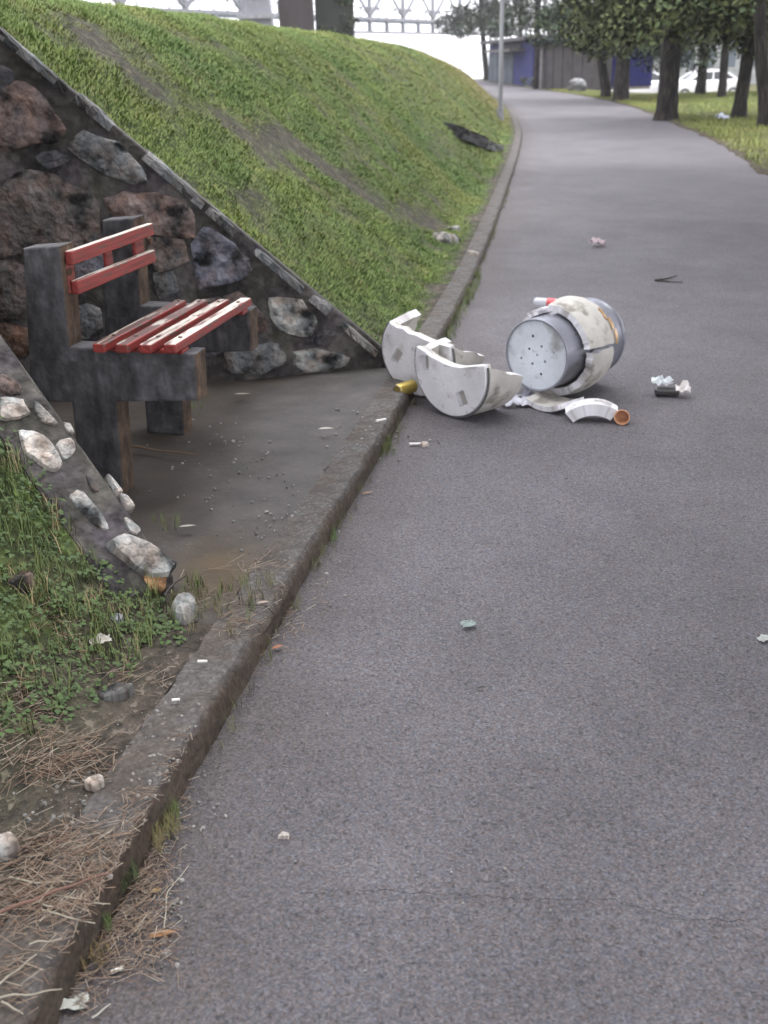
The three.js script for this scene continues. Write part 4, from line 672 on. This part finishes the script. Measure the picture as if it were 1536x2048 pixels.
{ const o = G(1310, 562).setY(0.006), P = (...a) => a.map(([x, y]) => G(x, y).setY(0.006).sub(o)); const m = tag(mesh('twig', mergeGeometries([tubeGeo(P([1310, 562], [1332, 559], [1354, 552]), [0.008, 0.006, 0.004], 6, 0.12, 3), tubeGeo(P([1313, 562], [1340, 565], [1366, 566]), [0.006, 0.005, 0.003], 6, 0.12, 4)]), std({ color: lin(0.03, 0.028, 0.026), roughness: 0.9 }), scene), 'dark forked twig lying on the path beyond the fallen bin', 'twig'); m.position.copy(o); }
const straws = 'pale broken stalks on the kerb';
[[[0, 2002, .1], [60, 1997, .1], [125, 1985, .1]], [[60, 1895, .1], [100, 1890, .1], [125, 1883, .1]], [[80, 1812, .1], [115, 1822, .1], [140, 1832, .1]], [[85, 1826, .1], [140, 1842, .1], [192, 1853, .1]], [[130, 1800, .1], [170, 1806, .1], [210, 1815, .1]], [[0, 1975, .1], [40, 1945, .1], [75, 1915, .1]], [[5, 2010, .1], [30, 2025, .1], [48, 2035, .1]], [[20, 1760, .1], [75, 1772, .1], [150, 1770, .1]]].forEach((p, i) => twig('stalk', ['long pale stalk lying on the kerb above the paper ball', 'short pale stalk alone on bare kerb between the straw and the paper ball', 'bent pale stalk where the straw heap ends on the kerb', 'long curved stalk reaching to the kerb edge', 'pale stalk pointing at the green tuft on the kerb face', 'diagonal tan stalk with a pale knob on the kerb', 'short white stalk low on the kerb', 'straight pale stalk on top of the straw heap'][i], p, 0.002, [0.34, 0.31, 0.25], 0.008, straws));
twig('twig', 'dark brown twig lying along the straw heap to the kerb', [[0, 1835, .1], [70, 1810, .1], [150, 1780, .1], [225, 1755, .1]], 0.004, [0.16, 0.09, 0.07], 0.012);
twig('stalk', 'branched pale stalk standing on the asphalt beside the kerb litter', [[328, 1862], [335, 1790], [350, 1770], [378, 1735]], 0.0016, [0.34, 0.31, 0.26]);
twig('stalk', 'white stalk at the foot of the kerb beside the paper ball', [[185, 2040], [205, 2025], [222, 2012]], 0.0018, [0.4, 0.38, 0.33]);
twig('twig', 'thin dark twig sticking out beside the pale rock', [[330, 1195, .12], [350, 1170, .13], [372, 1155, .16]], 0.003, [0.06, 0.05, 0.05]);
// leaves
function leaf(label, px, py, y, L, W, color, ry, group) {
  const s = new THREE.Shape(); s.moveTo(-L / 2, 0); s.quadraticCurveTo(-L * 0.1, W * 0.75, L / 2, 0); s.quadraticCurveTo(-L * 0.1, -W * 0.75, -L / 2, 0); const g = new THREE.ShapeGeometry(s, 8); g.rotateX(-Math.PI / 2); const p = g.attributes.position; for (let i = 0; i < p.count; i++) p.setY(i, 0.004 + Math.abs(p.getZ(i)) * 0.5 + (p.getX(i) / L) ** 2 * L * 0.15); g.computeVertexNormals();
  return litter('fallen_leaf', label, 'leaf', g, dbl(...color), G(px, py, y), ry, group);
}
leaf('brown elongated leaf on the asphalt beside the kerb litter', 325, 1872, 0, 0.055, 0.022, [0.26, 0.13, 0.05], 0.25);
leaf('dark curled leaf lying alone on the near asphalt', 963, 1378, 0, 0.03, 0.012, [0.03, 0.03, 0.025], 0.2);
leaf('small dark leaf beyond the pale green tissue', 1215, 1114, 0, 0.03, 0.01, [0.05, 0.04, 0.035], 0.0);
leaf('pale leaf on the niche floor near the yellow can', 652, 860, 0.1, 0.07, 0.03, [0.42, 0.42, 0.36], 0.1);
leaf('dark leaf near the crushed tray', 1133, 960, 0, 0.02, 0.015, [0.03, 0.028, 0.025], 0.0);
leaf('dark leaf beside the pink tissue', 1205, 460, 0, 0.06, 0.04, [0.04, 0.04, 0.03], 0.0);
leaf('orange-brown leaf at the kerb below the weed tuft', 555, 1297, 0, 0.04, 0.02, [0.3, 0.12, 0.06], 0.6);
leaf('yellow-brown leaf in the kerb litter', 312, 1785, 0, 0.025, 0.016, [0.4, 0.28, 0.1], 0.6);
leaf('tan leaf on the slab beside the far bench leg', 378, 842, 0.1, 0.06, 0.025, [0.3, 0.22, 0.16], 0.0);
leaf('pale leaf on the wall side of the niche floor', 485, 790, 0.1, 0.08, 0.02, [0.34, 0.31, 0.26], 0.0);
leaf('torn pale leaf on the niche floor by the wall end', 375, 1055, 0.1, 0.06, 0.02, [0.36, 0.36, 0.32], 0.2);
leaf('flat tan leaf on the kerb beside the dry tuft', 526, 1208, 0.1, 0.04, 0.02, [0.3, 0.24, 0.2], 0.3);
leaf('reddish leaf at the foot of the kerb in the niche', 735, 988, 0, 0.05, 0.016, [0.3, 0.16, 0.1], 0.4);
// cigarette ends and chips
function stub(label, px, py, y, L, ry, c = [0.75, 0.73, 0.68], r = 0.004) { const g = new THREE.CylinderGeometry(r, r * 0.9, L, 10); g.rotateZ(Math.PI / 2); g.translate(0, r, 0); return litter('cigarette_end', label, 'cigarette end', g, dbl(...c), G(px, py, y), ry); }
stub('white cigarette end in the litter below the kerb', 236, 1942, 0, 0.026, 0.5); stub('white cigarette end on the kerb beside the weeds', 405, 1325, 0.1, 0.026, 0.0); stub('white cigarette end on the niche floor beside the can', 762, 842, 0.1, 0.05, 0.5, [0.75, 0.73, 0.7], 0.005);
stub('pale paper stub on the kerb where the straw starts', 352, 1402, 0.1, 0.02, 0.1); stub('pale paper stub on the asphalt below the broken casing', 832, 890, 0, 0.06, 0.0, [0.7, 0.68, 0.66], 0.006);
const chipAt = (name, label, px, py, s, kind, y, h = 0.6, n = 7) => { const R = mulberry(px * 31 + py), poly = []; for (let i = 0; i < n; i++) { const a = i / n * 6.283, q = s * (0.7 + 0.5 * R()); poly.push([Math.cos(a) * q, Math.sin(a) * q * 0.8]); } const g = stoneGeo(poly, s * h, px); g.rotateX(-Math.PI / 2); const m = tag(mesh(name, g, stoneMats[kind], scene), label, 'stone'); m.position.copy(y === undefined ? surf(px, py) : G(px, py, y)); m.rotation.y = R() * 0.6; return m; };
chipAt('stone', 'square pale chip on the asphalt beside the brown leaf', 332, 1908, 0.011, 'white', 0, 0.5, 4);
chipAt('stone', 'single white chip out on the near asphalt', 568, 1672, 0.012, 'white', 0);
chipAt('stone', 'small pale chip beyond the casing chips', 848, 890, 0.02, 'white', 0);
chipAt('rock', 'pale broken rock lying past the end of the low wall', 370, 1222, 0.045, 'pale', 0.1, 1.0);
chipAt('rock', 'grey rock half hidden in the weeds', 232, 1240, 0.03, 'grey');
chipAt('rock', 'weathered grey rock embedded in the bare soil of the verge', 235, 1392, 0.055, 'grey', undefined, 0.5);
chipAt('rock', 'pinkish block on the verge beside the straw heap', 6, 1705, 0.038, 'white', 0.1, 0.7, 5);
chipAt('rock', 'pale green-grey lump on the verge above the straw', 190, 1570, 0.022, 'pale', 0.1, 0.6);
chipAt('rock', 'pinkish stone among the weeds higher on the verge', 40, 1165, 0.05, 'pink');
chipAt('rock', 'flat pale stone in the grass foot above the kerb', 885, 486, 0.14, 'pale', undefined, 0.5);
chipAt('rock', 'smaller pale stone beside the flat stone in the grass foot', 905, 462, 0.09, 'pale', undefined, 0.4);
chipAt('rock', 'white chip on the kerb beyond the flat stones', 945, 497, 0.05, 'white', undefined, 0.4);
{ // broken grey slab lying on the bank
  const a = embHit(905, 268), b = embHit(982, 298), L = a.distanceTo(b), o = thing('broken_slab', 'grey broken plank lying down the grass bank before the lamp post', 'plank', a); const X = b.clone().sub(a).normalize(), Y = V(0.25, 1, 0).normalize(), Z = X.clone().cross(Y).normalize(); o.quaternion.setFromRotationMatrix(new THREE.Matrix4().makeBasis(X, Z.clone().cross(X), Z));
  const g = new THREE.BoxGeometry(L * 0.62, 0.16, 0.34, 6, 1, 3); let p = g.attributes.position; for (let i = 0; i < p.count; i++) p.setXYZ(i, p.getX(i) + (hash2(i, 1) - 0.5) * 0.06, p.getY(i) + (hash2(i, 2) - 0.5) * 0.03, p.getZ(i) + (hash2(i, 3) - 0.5) * 0.06); g.translate(L * 0.28, 0.04, 0); mesh('plank', g, stoneMats.dark, o);
  const g2 = new THREE.BoxGeometry(L * 0.4, 0.14, 0.3, 4, 1, 2); p = g2.attributes.position; for (let i = 0; i < p.count; i++) p.setXYZ(i, p.getX(i) + (hash2(i, 4) - 0.5) * 0.06, p.getY(i) + (hash2(i, 5) - 0.5) * 0.03, p.getZ(i) + (hash2(i, 6) - 0.5) * 0.05); g2.translate(L * 0.86, 0.03, 0.02); mesh('broken_end', g2, stoneMats.grey, o);
}

// ───────────────────────── street furniture and what stands beyond
function lamp(px, py, label, h = 6.5) {
  const at = G(px, py).setY(0.0), [q, d] = toKerb(at.x, at.z); const o = thing('lamp_post', label, 'lamp post', at, 'lamp posts along the path');
  const g = new THREE.CylinderGeometry(0.045, 0.06, h, 14); g.translate(0, h / 2, 0); mesh('pole', g, M.steel, o);
  const b = new THREE.CylinderGeometry(0.085, 0.09, 0.4, 14); b.translate(0, 0.2, 0); mesh('base', b, M.steel, o);
  const hd = new THREE.SphereGeometry(0.22, 16, 10); hd.scale(1, 0.6, 1); hd.translate(0, h + 0.1, 0); mesh('lantern', hd, std({ color: lin(0.7, 0.7, 0.68), roughness: 0.4 }), o); return o;
}
lamp(1000, 250, 'grey lamp post standing between the grass bank and the path'); lamp(922, 158, 'far lamp post at the end of the bank against the bright river');
const paint = (r, g, b, o = {}) => std({ color: lin(r, g, b), roughness: 0.9, map: concreteMap, ...o });
function boxOn(name, p0, p1, h, depth, mat, parent, y0 = 0, inset = 0) { // wall box whose front foot runs p0 → p1, depth to the right of that direction
  const d = p1.clone().sub(p0), L = Math.hypot(d.x, d.z); const g = new THREE.BoxGeometry(L, h, depth); g.translate(L / 2, h / 2, -depth / 2); return [g, L];
}
function frameOn(name, label, cat, p0, p1, group) { const o = thing(name, label, cat, p0.clone(), group), d = p1.clone().sub(p0).setY(0).normalize(); o.quaternion.setFromRotationMatrix(new THREE.Matrix4().makeBasis(d, V(0, 1, 0), d.clone().cross(V(0, 1, 0)))); return [o, Math.hypot(p1.x - p0.x, p1.z - p0.z)]; }
const bx = (x0, x1, y0, y1, z0, z1) => { const g = new THREE.BoxGeometry(x1 - x0, y1 - y0, z1 - z0); g.translate((x0 + x1) / 2, (y0 + y1) / 2, (z0 + z1) / 2); const u = g.attributes.uv, p = g.attributes.position; for (let i = 0; i < u.count; i++) u.setXY(i, (p.getX(i) + p.getZ(i)) / 2, p.getY(i) / 2); return g; };
{ // blue kiosk beside the path
  const [k, L] = frameOn('kiosk', 'blue kiosk with grey roller shutters and a sloping dark roof', 'kiosk', G(978, 163).setY(-0.03), G(1064, 174).setY(-0.03));
  mesh('wall', bx(0, L, 0, 2.35, -3, 0), paint(0.01, 0.013, 0.15), k); mesh('roof', bx(-0.4, L + 0.4, 2.37, 2.55, -3.4, 0.6), paint(0.08, 0.075, 0.09), k); mesh('awning', bx(L * 0.25, L * 0.85, 1.85, 1.97, 0.004, 0.9), paint(0.14, 0.13, 0.12), k); mesh('fascia', bx(L * 0.3, L * 0.78, 2.0, 2.3, 0.003, 0.06), paint(0.05, 0.045, 0.07), k);
  const sm = paint(0.09, 0.11, 0.15), n = 5; for (let i = 0; i < n; i++) { const x0 = 0.1 + i * (L * 0.62) / n, x1 = x0 + L * 0.62 / n - 0.12, f = mesh('shutter', bx(x0, x1, 0.05, 1.8, 0.002, 0.05), sm, k); for (let q = 0; q < 8; q++) mesh('shutter_slat', bx(x0 + 0.04, x1 - 0.04, 0.12 + q * 0.205, 0.27 + q * 0.205, 0.051, 0.065), sm, f); }
}
{ // grey stall between the kiosk and the blue container
  const [k, L] = frameOn('stall', 'plain grey-brown market stall behind the leaning tree', 'stall', G(1086, 179).setY(-0.03), G(1182, 180).setY(-0.03));
  mesh('wall', bx(0.06, L, 0, 2.2, -2.5, 0), paint(0.085, 0.078, 0.084), k); mesh('roof', bx(-0.2, L + 0.3, 2.22, 2.36, -2.8, 0.5), paint(0.06, 0.085, 0.085), k); mesh('corner_post', bx(-0.12, 0.05, 0, 2.18, 0.003, 0.16), paint(0.22, 0.21, 0.22), k);
  for (let i = 1; i < 5; i++) mesh('panel_seam', bx(L * i / 5 - 0.03, L * i / 5 + 0.03, 0.02, 2.15, 0.002, 0.03), paint(0.065, 0.06, 0.065), k);
}
{ // blue container
  const [k, L] = frameOn('container', 'deep blue metal container behind the grey tree trunk', 'container', G(1222, 178).setY(-0.05), G(1302, 176).setY(-0.05));
  mesh('body', bx(0, L, 0.15, 2.5, -2.4, 0), paint(0.01, 0.013, 0.15), k); mesh('skid', bx(0.05, L - 0.05, 0.02, 0.145, -2.35, -0.03), paint(0.3, 0.27, 0.26), k); for (let i = 0; i < 7; i++) mesh('rib', bx(L * (i + 0.3) / 7, L * (i + 0.7) / 7, 0.2, 2.45, 0.002, 0.035), paint(0.01, 0.013, 0.15), k);
}
{ const b = tag(mesh('boulder', new THREE.IcosahedronGeometry(0.42, 2), stoneMats.grey, scene), 'pale boulder beside the path in front of the grey stall', 'boulder'); const p = b.geometry.attributes.position; const w = new Map(); for (let i = 0; i < p.count; i++) { const v = V().fromBufferAttribute(p, i), s = 0.85 + 0.35 * fbm(v.x * 3 + 9, v.y * 3 + v.z * 2, 2, 4); p.setXYZ(i, v.x * s, v.y * s * 0.9, v.z * s); } b.geometry.computeVertexNormals(); b.position.copy(G(1152, 184)).setY(0.2); }
{ const g = weedGeo(60, mulberry(9)); g.scale(9, 14, 9); const b = tag(mesh('shrub', g, std({ color: lin(0.13, 0.15, 0.04), side: THREE.DoubleSide, vertexColors: true }), scene), 'small yellow-green shrub at the kiosk corner', 'shrub'); b.position.copy(G(1058, 178)).setY(0); }
litter('plastic_bag', 'pale blue plastic bag lying on the lawn beside the flared trunk', 'plastic bag', crumple(0.3, 0.25, 0.22, 51), dbl(0.5, 0.53, 0.62), G(1443, 242).setY(0.02), 0.3);

function car(label, at, yaw, paintM) {
  const o = thing('parked_car', label, 'car', at, 'white cars parked beyond the lawn'); o.rotation.y = yaw;
  const P = (a) => new THREE.Shape(a.map((p) => new THREE.Vector2(...p))), ex = (sh, w, b = 0.06) => { const g = new THREE.ExtrudeGeometry(sh, { depth: w - 2 * b, bevelEnabled: true, bevelSize: b, bevelThickness: b, bevelSegments: 3 }); g.translate(0, 0, -w / 2 + b); return toCreasedNormals(g, 0.5); };
  const lower = [[-2.15, 0.34], [-2.18, 0.62], [-2.0, 0.84], [-1.15, 0.92], [1.5, 0.95], [2.1, 0.9], [2.14, 0.4], [1.75, 0.3]]; for (const cx of [1.35, -1.38]) for (let k = 0; k <= 6; k++) { const a = k / 6 * Math.PI; lower.push([cx + Math.cos(a) * 0.36, 0.3 + Math.sin(a) * 0.34]); } lower.push([-1.8, 0.3]);
  const body = mesh('body', ex(P(lower), 1.74), paintM, o);
  mesh('cabin_glass', ex(P([[-1.05, 0.96], [-0.3, 1.38], [0.7, 1.4], [1.45, 0.99]]), 1.5), phy({ color: lin(0.03, 0.035, 0.04), roughness: 0.1 }), o);
  mesh('roof', ex(P([[-0.38, 1.38], [-0.28, 1.45], [0.66, 1.47], [0.8, 1.4]]), 1.5, 0.03), paintM, o);
  for (const s of [-1, 1]) { for (const [a, b, n] of [[[-1.12, 0.97], [-0.34, 1.42], 'windscreen_pillar'], [[1.52, 1.0], [0.74, 1.44], 'rear_pillar'], [[0.2, 0.97], [0.2, 1.44], 'middle_pillar']]) { const t = tubeGeo([V(a[0], a[1], s * 0.74), V((a[0] + b[0]) / 2, (a[1] + b[1]) / 2 + 0.03, s * 0.74), V(b[0], b[1], s * 0.7)], [0.06, 0.05, 0.05], 6, 0); mesh(n, t, paintM, o); } const hl = new THREE.SphereGeometry(0.14, 10, 8); hl.scale(0.6, 0.7, 1.2); const m = mesh('headlight', hl, std({ color: lin(0.7, 0.72, 0.75), roughness: 0.1 }), o); m.position.set(-2.17, 0.68, s * 0.6); }
  for (const x of [1.35, -1.38]) for (const s of [-1, 1]) { const w = new THREE.CylinderGeometry(0.31, 0.31, 0.2, 20); w.rotateX(Math.PI / 2); const t = mesh('wheel', w, std({ color: lin(0.02, 0.02, 0.02), roughness: 0.9 }), o); t.position.set(x, 0.31, s * 0.74); const h = new THREE.CylinderGeometry(0.19, 0.19, 0.215, 16); h.rotateX(Math.PI / 2); mesh('hubcap', h, std({ color: lin(0.4, 0.4, 0.42), metalness: 0.6, roughness: 0.4 }), t); }
  return o;
}
const white = phy({ color: lin(0.8, 0.8, 0.82), roughness: 0.35, clearcoat: 0.5 });
car('white saloon car seen between two slim trees beyond the lawn', atZ(1405, 190, -62).setY(-0.86), 0.12, white);
car('white car half hidden behind the thickest trunk', atZ(1268, 190, -63).setY(-0.86), 0.2, white);
{ // pale building behind the car park
  const p0 = atZ(1180, 120, -90).setY(-0.9), p1 = atZ(1720, 120, -84).setY(-0.9), [k, L] = frameOn('building', 'long pale grey building behind the parked cars', 'building', p0, p1);
  mesh('wall', bx(0, L, 0, 7, -8, 0), paint(0.42, 0.45, 0.47), k); mesh('roof', bx(-0.3, L + 0.3, 7.004, 7.3, -8.3, 0.4), paint(0.2, 0.2, 0.22), k);
  for (let i = 0; i < 12; i++) for (const y of [1.2, 4.2]) { const x = 0.8 + i * (L - 1.6) / 12, w = mesh('window', bx(x, x + 1.2, y, y + 1.5, 0.003, 0.06), paint(0.55, 0.56, 0.57), k); mesh('pane', bx(x + 0.08, x + 1.12, y + 0.08, y + 1.42, 0.061, 0.075), phy({ color: lin(0.1, 0.12, 0.14), roughness: 0.1 }), w); }
}
{ // steel bridge over the river
  const A = atZ(250, 20, -105).setY(6.5), B = atZ(1120, 60, -215).setY(6.7); const [o, L] = frameOn('steel_bridge', 'pale grey steel truss bridge crossing the river behind the bank', 'bridge', A, B);
  const mt = paint(0.24, 0.25, 0.28); const bar = (name, x0, y0, x1, y1, w) => { const l = Math.hypot(x1 - x0, y1 - y0), g = new THREE.BoxGeometry(l, w, w); const m = mesh(name, g, mt, o); m.position.set((x0 + x1) / 2, (y0 + y1) / 2, 0); m.rotation.z = Math.atan2(y1 - y0, x1 - x0); return m; };
  mesh('deck', bx(-20, L + 40, -0.35, 0, -5, 0.3), mt, o); mesh('lower_flange', bx(-20, L + 40, -1.9, -1.6, -0.4, 0.3), mt, o); mesh('handrail', bx(-20, L + 40, 1.05, 1.2, 0.15, 0.28), mt, o); mesh('top_chord', bx(-20, L + 40, 7.0, 7.5, -0.3, 0.2), mt, o);
  const n = 34, s = (L + 40) / n; for (let i = 0; i < n; i++) { const x = -20 + i * s; bar('girder_post', x, -1.6, x, -0.35, 0.45); bar('rail_post', x + s / 2, 0, x + s / 2, 1.1, 0.14); bar('rail_brace', x, 0.05, x + s / 2, 1.08, 0.1); bar('rail_brace', x + s / 2, 1.08, x + s, 0.05, 0.1); if (i % 2 === 0) { bar('truss_post', x, 0, x, 7, 0.45); bar('truss_diagonal', x, 0, x + 2 * s, 7, 0.36); bar('truss_diagonal', x + 2 * s, 0.2, x, 7.1, 0.28); } }
}
{ // pale tower foot of the bridge
  const a = atZ(470, 40, -100), b = atZ(562, 40, -100), w = b.x - a.x, o = thing('bridge_tower', 'hazy grey tapering steel tower foot beside the brown pier', 'tower', V((a.x + b.x) / 2, -0.9, -100));
  const g = new THREE.CylinderGeometry(w * 0.16, w * 0.62, 16, 4, 1); g.rotateY(Math.PI / 4); g.translate(0, 8, 0); mesh('leg', g, paint(0.26, 0.27, 0.31), o); for (let k = 0; k < 4; k++) mesh('band', bx(-w * (0.5 - k * 0.09), w * (0.5 - k * 0.09), 3.5 + k * 2.4, 3.8 + k * 2.4, w * 0.3, w * 0.5), paint(0.3, 0.31, 0.34), o);
}
{ // two dark piers behind the bank
  const mk = (x0, x1, z, label, m, name) => { const a = atZ(x0, 40, z), b = atZ(x1, 40, z), w = b.x - a.x, o = thing(name, label, 'pillar', V((a.x + b.x) / 2, -0.9, z)); const g = new RoundedBoxGeometry(w, 12, w * 0.9, 2, 0.08); g.translate(0, 6, 0); mesh('shaft', g, m, o); const c = new RoundedBoxGeometry(w * 1.3, 0.6, w * 1.2, 2, 0.08); c.translate(0, 12.3, 0); mesh('capital', c, m, o); return [o, w]; };
  mk(560, 627, -46, 'dark brown concrete pier behind the grass bank', paint(0.055, 0.045, 0.05), 'bridge_pier');
  const [o, w] = mk(632, 708, -48, 'pier overgrown with dark ivy beside the brown pier', paint(0.05, 0.055, 0.05), 'ivy_pier'); const cl = []; for (let i = 0; i < 30; i++) cl.push([V(rr(-0.4, 0.4) * w, rr(2, 11), w * 0.46), 0.45]); mesh('ivy', crownGeo(cl, 0.16, 4000, mulberry(77)), leafMats[2], o);
}
renderer.render(scene, camera);
